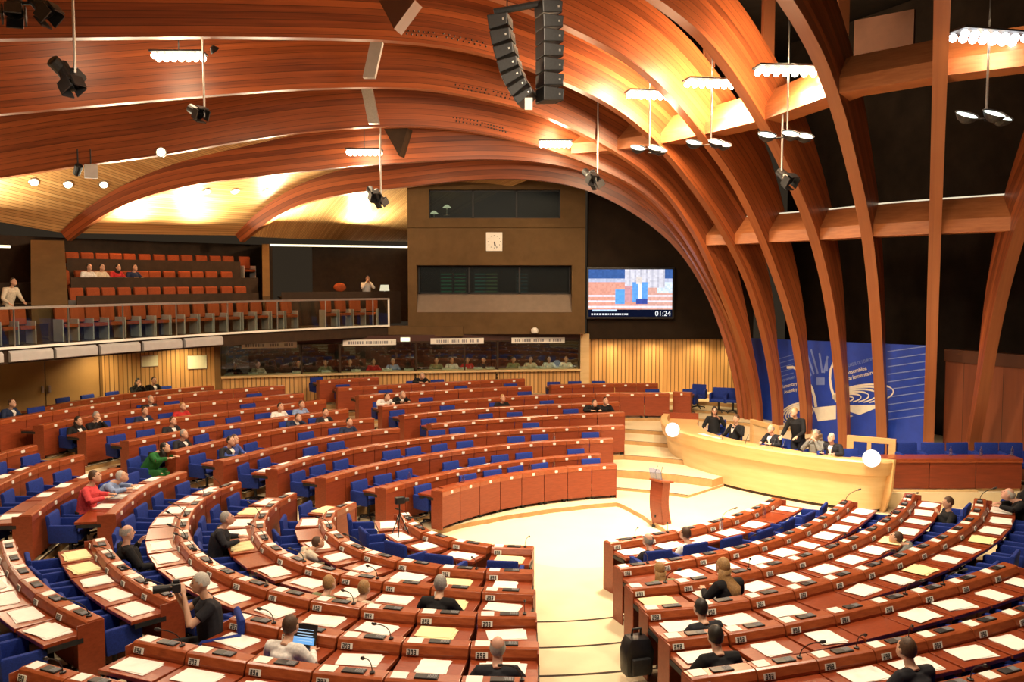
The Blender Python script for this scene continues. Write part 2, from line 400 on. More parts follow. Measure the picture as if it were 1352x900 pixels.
# ------------------------------------------------------------------ stepped floor
TH = np.radians(np.linspace(-30, 330, 361))       # 0 = +x, 90 = away from the camera
def ring(k):
    th, r = [], []
    for s in SEG:
        if int(s[1:]) == k:
            t = np.degrees(SM[s][0]); t = (t + 60) % 360 - 60
            th += list(t); r += list(SM[s][1])
    o = np.argsort(th); return np.array(th)[o], np.array(r)[o]
RK = {}
deg = np.degrees(TH)
for k in range(2, 12):
    t, r = ring(k)
    rk = np.interp(deg, t, r, left=np.nan, right=np.nan)
    if k > 2:
        prev = RK[k-1]; m = np.isnan(rk)
        step = np.nanmean((rk - prev)[~m]) if (~m).any() else 1.2
        rk = np.where(m, prev + min(max(step, .9), 1.25), rk)
        rk = np.maximum(rk, prev + .75)
    else:
        first, last = rk[~np.isnan(rk)][0], rk[~np.isnan(rk)][-1]
        rk = np.where(np.isnan(rk) & (deg < 60), np.interp(deg, [-30, 40, 66], [first+1, 7.5, last]), rk)
        rk = np.where(np.isnan(rk), first, rk)
    RK[k] = rk
sec = (deg > -14) & (deg < 48)
AR = [(545,706),(590,696.5),(645,685),(700,676),(757,668.5),(815,663),(836,673),(858,687),(884,704),(900,718),(850,735),(795,748),(705,742),(640,738),(590,728),(558,718)]
ap = np.array([[p.x-CX, p.y-CY] for p in (at_z(u, v, 0) for u, v in AR)])
at_, ar_ = (np.degrees(np.arctan2(ap[:,1], ap[:,0])) + 30) % 360 - 30, np.hypot(ap[:,0], ap[:,1])
o_ = np.argsort(at_); RK[1] = np.interp(deg, np.r_[at_[o_][-1]-360, at_[o_], at_[o_][0]+360], np.r_[ar_[o_][-1], ar_[o_], ar_[o_][0]])
ARENA_Z = -.10
mb = MB(); mr = MB()
def ringpts(r, z): return [(CX + a*math.cos(t), CY + a*math.sin(t), z) for a, t in zip(r, TH)]
n_ = len(TH)
bounds = {k: RK[k] - .06 for k in range(2, 12)}; bounds[1] = RK[1]; bounds[12] = np.full(n_, 27.0)
for k in range(2, 12):
    bounds[k] = np.where(sec, np.maximum(bounds[k], 24 + k*.01), bounds[k])
mb.add([(CX, CY, ARENA_Z)] + ringpts(bounds[1], ARENA_Z), [(0, i+1, i+2) for i in range(n_-1)])
arena = mb.obj('arena_floor', M['arena']); arena['kind'] = 'structure'; arena.name = 'floor'
for k in range(1, 12):
    mb.add(ringpts(bounds[k], fz(k)) + ringpts(np.maximum(bounds[k+1], bounds[k]+.02), fz(k)), [(i, n_+i, n_+i+1, i+1) for i in range(n_-1)])
mb.v = mb.v; tiers = MB()
for k in range(1, 12):
    tiers.add(ringpts(bounds[k], fz(k)) + ringpts(np.maximum(bounds[k+1], bounds[k]+.02), fz(k)), [(i, n_+i, n_+i+1, i+1) for i in range(n_-1)])
    if k > 1: tiers.add(ringpts(bounds[k], fz(k)+.003) + ringpts(bounds[k]+.05, fz(k)+.003), [(i, n_+i, n_+i+1, i+1) for i in range(n_-1)], mi=2)
    z0 = ARENA_Z if k == 1 else fz(k-1)
    tiers.add(ringpts(bounds[k], z0) + ringpts(bounds[k], fz(k)), [(i, n_+i, n_+i+1, i+1) for i in range(n_-1)], mi=1)
struct(tiers.obj('floor', [M['floor'], M['riser'], M['gdark']]))

# ------------------------------------------------------------------ one desk, then copies
def bar(x0, x1, y0, y1, z0, z1, name, m, parent, bevel=.006):
    return MB().box(x0, x1, y0, y1, z0, z1).obj(name, m, parent, bevel=bevel)
def desk_proto(rich):
    d = empty('bench_desk', '', 'desk', group='desk units of the curved rows')
    bar(-.489, .489, .012, .042, .07, .79, 'front_panel', M['desk'], d, .004)
    MB().prism([(0,.70),(0,.80),(.015,.82),(.17,.82),(.20,.808),(.235,.735),(.235,.70)], -.496, .496).obj('ledge', M['ledge'], d, bevel=.005)
    bar(-.494, .494, .22, .66, .655, .70, 'worktop', M['desktop'], d, .008)
    for sx in (-1, 1):
        MB().box(sx*.40-.05, sx*.40+.05, .05, .15, .0, .08).obj('foot', M['blackmat'], d)
    t = MB(); t.prism([(-.06,.735),(-.045,.72),(.045,.72),(.06,.735),(.06,.765),(.045,.78),(-.045,.78),(-.06,.765)], -.010, .002, 'y'); t.obj('name_tag', M['white'], d)
    if rich:
        p = MB().prism([(.218,.722),(.226,.726),(.210,.788),(.202,.784)], .24, .42).obj('number_plate', M['white'], d)
        p.location.y = .028
        g = MB()
        for i in range(3):
            x = .275 + i*.045
            for a, b, c_, e in ((0,.034,.0,.010),(0,.034,.020,.030),(0,.034,.040,.05),(.0,.013,.0,.05),(.021,.034,.022,.05) if i % 2 else (.021,.034,.0,.03)):
                z0, z1 = .73 + c_, .73 + e; y0 = .2605 - (z0-.722)*.26; y1 = .2605 - (z1-.722)*.26
                g.add([(x+a, y0-.003, z0), (x+b, y0-.003, z0), (x+b, y1-.003, z1), (x+a, y1-.003, z1)], [(0,1,2,3)])
        g.obj('digits', M['black'], p).location.y = -.028 + .0
        c = MB().box(-.20, .12, .05, .15, .82, .835).obj('control_console', M['black'], d, bevel=.004)
        s = MB()
        for i in range(6): s.box(-.18+i*.022, -.17+i*.022, .06, .14, .835, .838)
        s.obj('loudspeaker_grille', M['ink'], c)
        MB().prism([(.03,.82),(.16,.82),(.16,.824),(.03,.83)], .22, .44).obj('name_card', M['white'], d)
    return d
def mic_obj(parent, lean):
    m = MB(); pts = [(-.30, .10, .82)] ; h = .30
    for i in range(1, 7):
        a = i/6; pts.append((-.30 + lean*.12*a*a, .10 + .20*a*a, .82 + h*a - .07*a*a))
    m.tube(pts, .006, 6); m.lathe([(.035,0),(.035,.018),(.012,.022)], (-.30,.10,.82), 10)
    e = Vector(pts[-1]); dr = (e - Vector(pts[-2])).normalized()
    m.tube([e, e+dr*.03, e+dr*.075], [.012, .019, .013], 8)
    return m.obj('microphone', M['black'], parent)
def end_panel(parent, sx):
    p = MB().box(sx*.497-.012, sx*.497+.012, .0, .30, .0, .80).obj('end_panel', M['desk'], parent, bevel=.004)
    MB().box(sx*.5-.004-.012, sx*.5+.008, .24, .62, .60, .655).obj('bracket', M['blackmat'], p)
    return p
protos = {r: desk_proto(r) for r in (True, False)}
for r in protos: freeze(protos[r])
used = {True: False, False: False}
rnd = random.Random(3)
MIC = MB()  # placeholder
mic_me = {}
for s, us in UNITS.items():
    rich = s[0] in 'RNA'
    for q in us:
        if used[rich]: d = copy_tree(protos[rich])
        else: d = protos[rich]; used[rich] = True
        d.location = q['p']; d.rotation_euler = (0, 0, q['rz']); d.scale = (q['w'], 1, 1)
        d['label'] = 'red-brown desk, ' + where(q).replace(' desk', '')
        q['desk'] = d
        if q['i'] in (0, q['nn']-1):
            sx = q['xend'] * (-1 if q['i'] == 0 else 1)
            end_panel(d, sx)
        if rich and rnd.random() < .42:
            ln = rnd.choice((-1, 1, 0, 2))
            if ln in mic_me:
                o = bpy.data.objects.new('microphone', mic_me[ln]); C.objects.link(o); o.parent = d
            else: mic_me[ln] = mic_obj(d, ln).data

# ------------------------------------------------------------------ chairs
def chair_proto():
    c = empty('armchair', '', 'chair', group='blue chairs of the curved rows')
    MB().box(-.22, .22, -.24, .24, .36, .47).obj('seat', M['blue'], c, bevel=.03, smooth=True)
    b = MB(); b.prism([(.20,.40),(.27,.40),(.31,.775),(.30,.80),(.26,.80),(.24,.775)], -.24, .24)
    b.obj('backrest', M['blue'], c, bevel=.022, smooth=True)
    for sx in (-1, 1):
        a = MB(); a.prism([(-.20,.34),(.25,.34),(.27,.62),(.24,.645),(-.17,.63),(-.20,.60)], sx*.255-.035, sx*.255+.035)
        a.obj('armrest', M['blue'], c, bevel=.02, smooth=True)
    g = MB(); g.tube([(0,0,.08),(0,0,.37)], .03, 10)
    for i in range(5):
        a = 2*PI*i/5+.3; g.tube([(0,0,.085),(.24*math.cos(a), .24*math.sin(a), .05)], [.026,.016], 6); g.ell((.24*math.cos(a), .24*math.sin(a), .028), (.026,.026,.028), 8, 5)
    g.obj('swivel_base', M['blackmat'], c)
    return c
chair0 = chair_proto(); freeze(chair0); chair_used = [False]
def place_chair(loc, rz, label, group='blue chairs of the curved rows'):
    c = copy_tree(chair0) if chair_used[0] else chair0
    chair_used[0] = True
    c.location = loc; c.rotation_euler = (0, 0, rz); c.scale = (1, 1, 1); c['label'] = label; c['group'] = group
    return c
CH_FAR = {
 'B1': [563,603,640,673,712,746,782], 'B2': [522,556,588,620,655,692,707,766], 'B3': [425,450,463,492,549,570,609,647,712,746,792],
 'B4': [352,403,445,470,485,593,624,733], 'L5': [271,359,390,443,327,305,461], 'L6': [283,319,334,246,394,430,232], 'L7': [193,209,229,301,325,374,371,399,172],
 'L8': [95,160,218,241,192,103,128,350], 'L9': [40,75,130,199,250,340], 'L10': [44,73,24,100], 'L11': [128,155,182,204,240], 'K5': [787,800,590,650,700,570], 'K6': [664,560,600,740,548],
 'K7': [505,528,600,700,860], 'K8': [520,610,690], 'K9': [558,600,460], 'K10': [430,422], 'D7': [900], 'D8': [765,800,740]}
for s, us in UNITS.items():
    pick = None
    if s in CH_FAR: pick = {unit_at(s, u)['i'] for u in CH_FAR[s]}
    for q in us:
        if pick is not None and q['i'] not in pick: continue
        if not (-60 < q['u'] < 1420) : continue
        if q['pitch'] < .80: continue
        jit = rnd.uniform(-.05, .08); yy = .84 + rnd.uniform(-.06, .05)
        yy = min(yy, q['pitch'] - .37)
        if s == 'N5' and q['u'] < 330: continue
        q['chair'] = place_chair(on_unit(q, jit*.5, yy, 0), q['rz'] + rnd.uniform(-.16, .16), 'blue armchair at ' + where(q))
        if s in ('R1', 'N1'): q['chair'].scale = (1, 1, 1.14)
# ------------------------------------------------------------------ papers on the desks
def sheets(kind):
    m = MB(); r = random.Random(kind)
    n = 2 + kind % 3
    for i in range(n):
        a = r.uniform(-.12, .12); cx, cy = r.uniform(-.02,.02)+ (i-.5*(n-1))*.012, r.uniform(-.015,.015)
        W, H = (.21, .148) if kind % 2 else (.15, .21)
        if kind >= 4: W, H = .20, .16
        W *= 1.05; H = min(H*.95, .165)
        c_, s_ = math.cos(a), math.sin(a); z = .001 + i*.004
        P = [(cx + x*c_ - y*s_, cy + x*s_ + y*c_) for x, y in ((-W,-H),(W,-H),(W,H),(-W,H))]
        m.add([(x, y, z) for x, y in P] + [(x, y, z+.0035) for x, y in P], [(0,3,2,1),(4,5,6,7),(0,1,5,4),(1,2,6,5),(2,3,7,6),(3,0,4,7)])
    return m
pm = [sheets(k).mesh('paper_stack', [M['paper_y' if k == 5 else 'paper']]) for k in range(6)]
PROB = {'R': .86, 'N': .80, 'A': .95, 'U': .6, 'B': .22, 'L': .25, 'K': .2, 'D': 0}
for s, us in UNITS.items():
    for q in us:
        if rnd.random() > PROB[s[0]] or not (-30 < q['u'] < 1380): continue
        k = rnd.choice((0,1,1,2,3,3,4,4,5)) if s[0] in 'RNA' else rnd.choice((0, 2))
        o = bpy.data.objects.new('paper_stack', pm[k]); C.objects.link(o)
        o.location = on_unit(q, rnd.uniform(-.07, .07)*q['w'], .445 + rnd.uniform(-.012, .03), .7015)
        o.rotation_euler = (0, 0, q['rz'] + rnd.uniform(-.15, .15))
        tag(o, ('cream' if k == 5 else 'white') + ' papers on ' + where(q), 'papers', 'papers on the desks')
        q['paper'] = o
# ------------------------------------------------------------------ curved ceiling ribs
BL0, BL1 = (7.4, 29.3), (11.6, 20.6)             # plan line on which the ribs come down behind the presidium
def base_xy(u):
    r = (u-676)/FPX; dx, dy = BL1[0]-BL0[0], BL1[1]-BL0[1]
    t = (BL0[0] - r*BL0[1]) / (r*dy - dx)
    return (BL0[0]+dx*t, BL0[1]+dy*t)
RIBS = [
 ('A', 975, (-9.9,33.4), [(975,545),(969,504),(956,451),(935,391),(898,331),(860,297),(815,268),(777,251),(733,240),(683,236),(633,237),(587,241),(540,247),(450,257),(400,268),(350,295),(320,320)], None),
 ('B', 983, (-14.2,29.2), [(983,545),(977,504),(964,451),(941,391),(899,319),(860,277),(825,250),(780,229),(735,217),(680,211),(640,210),(587,212),(500,217),(450,221),(400,227),(333,234),(260,243),(200,257),(150,277),(113,300),(92,318)], None),
 ('C', 990, (-17.5,25.5), [(990,545),(985,504),(973,451),(947,391),(901,308),(860,262),(830,240),(800,228),(773,216),(733,200),(683,186),(617,173),(550,167),(483,168),(400,175),(300,190),(207,207),(100,220),(0,236)], 6.3),
 ('D', 998, (-19.5,20.5), [(998,546),(992,512),(977,451),(954,391),(917,308),(871,243),(840,220),(811,200),(760,173),(704,147),(633,130),(560,117),(483,116),(400,118),(300,125),(150,138),(0,152)], 6.3),
 ('E', 1024, (-20,15), [(1024,542),(1020,504),(1009,444),(988,372),(954,304),(909,240),(869,192),(840,165),(805,139),(760,117),(700,91),(633,70),(580,61),(523,55),(450,52),(300,50),(150,51),(0,53)], 6.3),
 ('F', 1062, (-19,8.5), [(1062,535),(1058,512),(1051,451),(1034,391),(1003,308),(970,240),(933,190),(900,148),(875,118),(840,88),(800,63),(747,37),(700,16),(660,1),(600,-17),(450,-45)], 6.3),
 ('G', 1113, (-15,1.5), [(1113,569),(1109,512),(1103,451),(1090,372),(1071,300),(1045,240),(1016,180),(989,136),(960,91),(920,43),(867,3),(810,-32)], 6.5),
 ('H', 1165, (-8,-4), [(1165,580),(1160,500),(1158,451),(1154,391),(1145,308),(1130,240),(1109,155),(1085,85),(1060,37),(1037,0),(1010,-34)], 7.0),
]
def spline(pts, n=90):
    P = np.array(pts, float); d = np.r_[0, np.cumsum(np.hypot(*np.diff(P, axis=0).T))]
    # gaussian-smoothed dense resample
    t = np.linspace(0, d[-1], 500); q = np.stack([np.interp(t, d, P[:, j]) for j in (0, 1)], 1)
    sg = 500*.55/d[-1]; k = np.exp(-.5*(np.arange(-60, 61)/max(sg, 1))**2); k /= k.sum()
    pad = np.concatenate([2*q[0]-q[60:0:-1], q, 2*q[-1]-q[-2:-62:-1]])
    q = np.stack([np.convolve(pad[:, j], k, 'valid') for j in (0, 1)], 1)
    return q[np.linspace(0, 499, n).astype(int)]
RD = {}
for nm, u, land, px, zend in RIBS:
    b = base_xy(u); P = [on_plane(x, y, b, land) for x, y in px]; L = math.hypot(land[0]-b[0], land[1]-b[1])
    P = [p for i, p in enumerate(P) if i == 0 or True]
    P = [(P[0][0], -.35)] + P
    if zend is not None:
        s1, z1 = P[-1]
        m = (L - s1)
        for f in (.35, .7, 1.0): P.append((s1 + m*f, z1 - (z1-zend)*f**2.0))
    RD[nm] = dict(b=b, land=land, L=L, q=spline(P))
qh = RD['H']['q']
RD['I'] = dict(b=(10.55, 22.8), land=(-3.0, -6.5), q=np.stack([qh[:, 0]*.98, qh[:, 1]], 1), L=32)
b8 = (11.16, 21.5); l8 = (6.2, -8)
RD['J'] = dict(b=b8, land=l8, q=np.stack([qh[:, 0]*.95, qh[:, 1]], 1), L=30)
THICK = .27
for k_, dp_, tp_ in (('A', 1.5, 1.15), ('B', 1.6, 1.25), ('C', 1.9, .0), ('D', 1.9, 0), ('E', 1.8, 0), ('F', 1.6, 0), ('G', 1.5, 0)): RD[k_]['deep'], RD[k_]['taper'] = dp_, tp_
def rib_frame(r):
    q = r['q']; b, l = r['b'], r['land']; e = np.array([l[0]-b[0], l[1]-b[1]]); e = e/np.hypot(*e)
    t = np.gradient(q, axis=0); t /= np.hypot(t[:, 0], t[:, 1])[:, None]
    nr = np.stack([-t[:, 1], t[:, 0]], 1)            # outward = up/over the arch
    nr = np.where((nr[:, 1:2] < 0) & (abs(t[:, 1:2]) < .8), -nr, nr)
    z = q[:, 1]; f = np.linspace(0, 1, len(q))
    D = np.interp(z, [.4, 3, 6, 8], [.20, .32, .95, 1.5]); peak = z.argmax()
    fl = np.clip((f - f[peak]) / (1 - f[peak] + 1e-6), 0, 1)
    deep, tap = r.get('deep', 1.5), r.get('taper', 0)
    D = np.interp(z, [.4, 3, 6, 8], [.20, .32, .95, deep])
    D = np.where(np.arange(len(q)) > peak, deep - tap*np.clip((fl-.25)/.75, 0, 1)**.8, D)
    return q, e, nr, D
def to3(r, s, z, off=0):
    e = np.array([r['land'][0]-r['b'][0], r['land'][1]-r['b'][1]]); e = e/np.hypot(*e)
    return (r['b'][0] + e[0]*s - e[1]*off, r['b'][1] + e[1]*s + e[0]*off, z)
RL = {'A': 'lowest curved wood rib, passing in front of the clock tower', 'B': 'curved wood rib just above the one crossing the clock tower',
      'C': 'third curved wood rib above the clock tower, a round lamp before it', 'D': 'curved wood rib running behind the hanging loudspeakers',
      'E': 'broad curved wood rib above the loudspeakers, with dotted bolt heads', 'F': 'curved wood rib lit by the bowl lamps, fourth fin beside the blue panel',
      'G': 'curved wood rib with bright edge, coming down mid blue panel', 'H': 'curved wood rib coming down at the right part of the blue panel',
      'I': 'straight upright wood rib at the edge of the blue panel', 'J': 'wood rib beyond the blue panel, before red wall panels'}
for idx, (nm, r) in enumerate(RD.items()):
    q, e, nr, D = rib_frame(r); n = len(q); mb = MB(); arc = np.r_[0, np.cumsum(np.hypot(*np.diff(q, axis=0).T))]
    th = THICK if nm not in 'IJ' else .26
    lo = q; hi = q + nr*D[:, None]
    
    vs = []
    for off in (-th/2, th/2):
        vs += [to3(r, s, z, off) for s, z in lo] + [to3(r, s, z, off) for s, z in hi]
    def uvq(i, v0, v1, w=0): return [(arc[i], v0[0]+w), (arc[i+1], v0[1]+w), (arc[i+1], v1[1]+w), (arc[i], v1[0]+w)]
    fs, uv, mi = [], [], []
    for i in range(n-1):
        d2 = (D[i], D[i+1]); z2 = (0, 0); w = idx*2.3
        fs.append((i, i+1, n+i+1, n+i)); uv.append(uvq(i, z2, d2, w)); mi.append(0)
        fs.append((2*n+i, 2*n+i+1, 3*n+i+1, 3*n+i)); uv.append(uvq(i, z2, d2, w)); mi.append(0)
        fs.append((i, i+1, 2*n+i+1, 2*n+i)); uv.append(uvq(i, z2, (th, th), w)); mi.append(1)
        fs.append((n+i, n+i+1, 3*n+i+1, 3*n+i)); uv.append(uvq(i, z2, (th, th), w)); mi.append(0)
    for a in (0, n-1):
        fs.append((a, n+a, 3*n+a, 2*n+a)); uv.append([(0,0)]*4); mi.append(0)
    mb.add(vs, fs, uv); mb.m = mi
    o = mb.obj('ceiling_rib', [M['beam'], M['fin']], smooth=True)
    tag(o, RL[nm], 'ceiling rib', 'curved wooden ceiling ribs', 'thing')
    r['o'] = o
# rows of bolt heads on the upper ribs
def bolts(nm, px, label):
    r = RD[nm]; b = MB()
    for j, (u0, v0, u1, v1) in enumerate(px):
        for i in range(8):
            for row in (0, 1):
                u, v = u0+(u1-u0)*i/7+row*4, v0+(v1-v0)*i/7+row*5
                s, z = on_plane(u, v, r['b'], r['land']); c = to3(r, s, z, 0)
                e = np.array([r['land'][0]-r['b'][0], r['land'][1]-r['b'][1]]); e /= np.hypot(*e)
                sd = -1 if (-e[1]*c[0] + e[0]*c[1]) > 0 else 1
                c = to3(r, s, z, sd*(THICK/2)); b.ell(c, (.025,.025,.025), 6, 4)
    o = b.obj('bolt_heads', M['black'], r['o']); o['kind'] = 'stuff'
bolts('E', [(524,41,570,45),(583,46,635,58)], '')
bolts('D', [(600,113,640,120),(650,122,690,132)], '')
bolts('C', [(598,156,630,161),(636,163,663,170)], '')

# planked ceiling between the ribs (left part of the hall), dark roof void over the rest
def loft(a, b, f0, f1, name='ceiling', lowa=False):
    pts = []
    for r, low in ((a, lowa), (b, False)):
        q, e, nr, D = rib_frame(r); n = len(q); hi = q + nr*(D*(.9 if not low else .25))[:, None]
        f = np.linspace(f0, f1, 46)*(n-1)
        pts.append([to3(r, np.interp(x, range(n), hi[:, 0]), np.interp(x, range(n), hi[:, 1])) for x in f])
    mb = MB(); K = 10; n = 46; vs = []
    for k in range(K+1):
        t = k/K
        for i in range(n):
            p = Vector(pts[0][i]).lerp(Vector(pts[1][i]), t); vs.append(p)
    w = (Vector(pts[0][n//2]) - Vector(pts[1][n//2])).length; ln = sum((Vector(pts[0][i+1])-Vector(pts[0][i])).length for i in range(n-1))
    fs, uv = [], []
    for k in range(K):
        for i in range(n-1):
            fs.append((k*n+i, k*n+i+1, (k+1)*n+i+1, (k+1)*n+i))
            uv.append([(k/K*w, i/(n-1)*ln), (k/K*w, (i+1)/(n-1)*ln), ((k+1)/K*w, (i+1)/(n-1)*ln), ((k+1)/K*w, i/(n-1)*ln)])
    mb.add(vs, fs, uv); return struct(mb.obj(name, M['ceil'], smooth='all'))
order = 'ABCDEFGH'
F0 = {'A': .46, 'B': .46, 'C': .46, 'D': .44, 'E': .42, 'F': .42, 'G': .5}
for a, b in zip(order, order[1:]):
    if a in F0: loft(RD[a], RD[b], F0[a], 1.0)
# bay behind the lowest rib: down to the top of the gallery back wall
GBACK = [(-9.9,33.4), (-8.4,35.4), (-6.4,37.2), (-4.0,38.2)]
q, e, nr, D = rib_frame(RD['A']); n = len(q); hi = q + nr*.25
ia = int(n*.5); A_ = [to3(RD['A'], *hi[i]) for i in range(ia, n)]
B_ = []
for i in range(len(A_)):
    f = 1 - i/(len(A_)-1); p = np.array([np.interp(f*3, range(4), [g[j] for g in GBACK]) for j in (0, 1)]); B_.append((p[0], p[1], 6.75))
mb = MB(); K = 8; nn = len(A_); vs, fs, uv = [], [], []
for k in range(K+1):
    for i in range(nn):
        t = k/K; p = Vector(A_[i]).lerp(Vector(B_[i]), t); p.z = A_[i][2] + (B_[i][2]-A_[i][2])*(t**1.5); vs.append(p)
for k in range(K):
    for i in range(nn-1):
        fs.append((k*nn+i, k*nn+i+1, (k+1)*nn+i+1, (k+1)*nn+i)); uv.append([(k*.6, i*.3), (k*.6, i*.3+.3), (k*.6+.6, i*.3+.3), (k*.6+.6, i*.3)])
mb.add(vs, fs, uv); struct(mb.obj('ceiling', M['ceil'], smooth='all'))
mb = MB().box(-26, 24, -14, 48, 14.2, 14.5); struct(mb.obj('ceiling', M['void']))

# ------------------------------------------------------------------ tie beams between the fins
def at_height(nm, zz):
    r = RD[nm]; q = r['q']; i = int(np.argmax(q[:, 1] > zz)); j = max(i-1, 0)
    f = (zz - q[j, 1]) / (q[i, 1]-q[j, 1] + 1e-9); s = q[j, 0] + f*(q[i, 0]-q[j, 0])
    return Vector(to3(r, s, zz))
for zz, names, lab in ((6.22, 'DEFGHIJ', 'lower wooden tie beam between the fins, above the blue panel'), (9.0, 'CDEFGHIJ', 'upper wooden tie beam between the ribs, under the bright lamps')):
    P = [at_height(nm, zz) for nm in names]; P.append(P[-1] + (P[-1]-P[-2])*1.0)
    mb = MB(); mb.sweep([tuple(p) for p in P][::-1], [(.10,0),(.10,.30),(.5,.80),(.8,.80),(.8,0)])
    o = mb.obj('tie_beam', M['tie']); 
    tag(o, lab, 'beam', 'tie beams', 'thing')
    t = MB(); t.sweep([tuple(p) for p in P][::-1], [(.52,.81),(.52,.84),(.58,.84),(.58,.81)])
    if zz < 7: t.obj('light_strip', M['strip_dim'] if 'strip_dim' in M else M['strip'], o)

# ------------------------------------------------------------------ walls of the hall
def wall_line(name, pts, z0, z1, m, thick=.15, kind=True):
    """upright wall along plan points, hall side facing the camera, UV in metres"""
    mb = MB(); u = 0
    for (a, b) in zip(pts, pts[1:]):
        a, b = Vector((a[0], a[1], 0)), Vector((b[0], b[1], 0)); L = (b-a).length; t = (b-a)/L; nn = Vector((-t.y, t.x, 0))*thick
        vs = [(p.x, p.y, z) for z in (z0, z1) for p in (a, b, b+nn, a+nn)]
        uvf = [(u, z0), (u+L, z0), (u+L, z1), (u, z1)]
        mb.add(vs, [(0,1,5,4),(3,2,6,7),(4,5,6,7),(0,3,2,1),(1,2,6,5),(0,4,7,3)], [uvf, uvf, [(0,0)]*4, [(0,0)]*4, [(0,0)]*4, [(0,0)]*4]); u += L
    o = mb.obj(name, m)
    return struct(o) if kind else o
# (walls run left to right so that their backs point away from the hall)
wall_line('wall_back', [(2.75, 33.3), (9.6, 33.3)], .3, 3.0, M['slat'])
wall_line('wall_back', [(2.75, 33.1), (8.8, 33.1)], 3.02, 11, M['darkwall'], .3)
BOOTH = [(-9.84, 30.6), (-6.8, 31.55), (-3.8, 32.3), (-.6, 32.85), (2.5, 33.2)]
wall_line('wall_back', BOOTH, .3, 1.84, M['slat'])
LEFTW = [(-18.2, 19.0), (-16.6, 23.4), (-15.05, 25.85)]
wall_line('wall_left', LEFTW, .3, 3.25, M['slat'])
wall_line('wall_left', [(-12.9, 28.3), (-11.4, 29.7), (-9.84, 30.6)], .3, 3.25, M['slat'])
dr = empty('door', 'plain tan double door in the slatted wall under the gallery', 'door', (-15.05, 25.85, .9), math.atan2(2.45, 2.15)); Ld = math.hypot(2.15, 2.45)
dr['kind'] = 'structure'; dr.name = 'door_1'
M['tan'] = mat('tan_door', (.42,.24,.085), .5, var=.06, scale=2)
for i in (0, 1):
    l_ = MB().box(i*Ld/2+.015, (i+1)*Ld/2-.015, 0, .06, -.4, 2.35).obj('door_leaf', M['tan'], dr, bevel=.005)
    MB().box(Ld/2-.13+i*.2, Ld/2-.07+i*.2, -.06, 0, .9, 1.1).obj('door_handle', M['metal'], l_)
MB().box(-.08, .0, -.03, .12, -.4, 2.4).box(Ld, Ld+.08, -.03, .12, -.4, 2.4).obj('door_frame', M['slat'], dr)
# fin-side void behind the presidium
vx = np.array([.9, .435])
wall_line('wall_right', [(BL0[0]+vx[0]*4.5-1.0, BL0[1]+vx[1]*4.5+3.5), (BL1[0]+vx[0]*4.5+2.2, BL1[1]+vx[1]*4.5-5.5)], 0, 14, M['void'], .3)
# red wooden panelling low behind the fins, right of the blue panel
def fin_line(t, o): return (BL0[0]+(BL1[0]-BL0[0])*t + vx[0]*o, BL0[1]+(BL1[1]-BL0[1])*t + vx[1]*o)
wall_line('wall_right', [fin_line(.705, 1.05), fin_line(1.5, 1.05)], .3, 3.05, M['redwall'], .2)
mb = MB(); mb.sweep([fin_line(1.5, 1.0)+(3.05,), fin_line(.705, 1.0)+(3.05,)], [(0,0),(0,.32),(.3,.32),(.3,0)])
struct(mb.obj('trim_1', M['fin']))
# tall brown sound panels high in the void
for i in range(8):
    a, b = fin_line(.72+i*.14, 3.9), fin_line(.72+i*.14+.13, 3.9)
    o = wall_line('acoustic_panel', [a, b], 7.2, 13.8, M['brownwall'], .08, False)
    tag(o, f'tall brown sound panel high behind the end fin, {ORD[i]} from the blue panel side', 'wall panel', 'tall brown sound panels')
a = at_y(1128, 27, 24.0); b = at_y(1207, 20, 23.0); c = at_y(1128, 108, 24.0)
o = wall_line('suspended_board', [(a.x, a.y), (b.x, b.y)], c.z, a.z, M['brownhang'] if 'brownhang' in M else M['brownwall'], .12, False)
tag(o, 'square brown board hanging in the dark gap between two fins', 'wall panel')
for i, (u, y, v0, v1) in enumerate(((1013, 24, -20, 92), (1111, 23, -20, 48), (936, 25, -20, 90))):
    a, b = at_y(u, v1, y), at_y(u, v0, y)
    o = MB().box(a.x-.14, a.x+.14, y-.14, y+.14, a.z, 14.2).obj('roof_post', M['fin'], bevel=.01)
    tag(o, ('slim wooden post above the middle lamp cluster', 'slim wooden post beside the hanging brown board', 'slim wooden post above the lamp cluster nearest the loudspeakers')[i], 'post', kind='thing')

# ------------------------------------------------------------------ clock tower with control-room windows
def holes(x0, x1, z0, z1, y0, y1, hs):
    mb = MB(); xs = sorted({x0, x1} | {h[0] for h in hs} | {h[1] for h in hs}); zs = sorted({z0, z1} | {h[2] for h in hs} | {h[3] for h in hs})
    for i in range(len(xs)-1):
        for j in range(len(zs)-1):
            cx, cz = (xs[i]+xs[i+1])/2, (zs[j]+zs[j+1])/2
            if any(h[0] < cx < h[1] and h[2] < cz < h[3] for h in hs): continue
            mb.box(xs[i], xs[i+1], y0, y1, zs[j], zs[j+1])
    return mb
TY = 32.6
def tx(u): return (u-676)/FPX*TY/(CT)*1.0
def px2(u, v): p = at_y(u, v, TY); return p.x, p.z
X0, X1 = px2(538, 300)[0], px2(773, 300)[0]; ZB = px2(650, 441)[1]; ZT = 10.6
h1 = (px2(566, 260)[0], px2(740, 260)[0], px2(650, 288)[1], px2(650, 250)[1])
h2 = (px2(550, 370)[0], px2(755, 370)[0], px2(650, 412)[1], px2(650, 350)[1])
tw = holes(X0, X1, ZB, ZT, TY, TY+.5, [h1, h2])
tw.box(X0, X0+.2, TY+.5, TY+6, ZB, ZT).box(X1-.2, X1, TY+.5, TY+2, ZB, ZT).box(X0, X1, TY+.5, TY+3, ZB, ZB+.25)
struct(tw.obj('wall_tower', M['brownwall']))
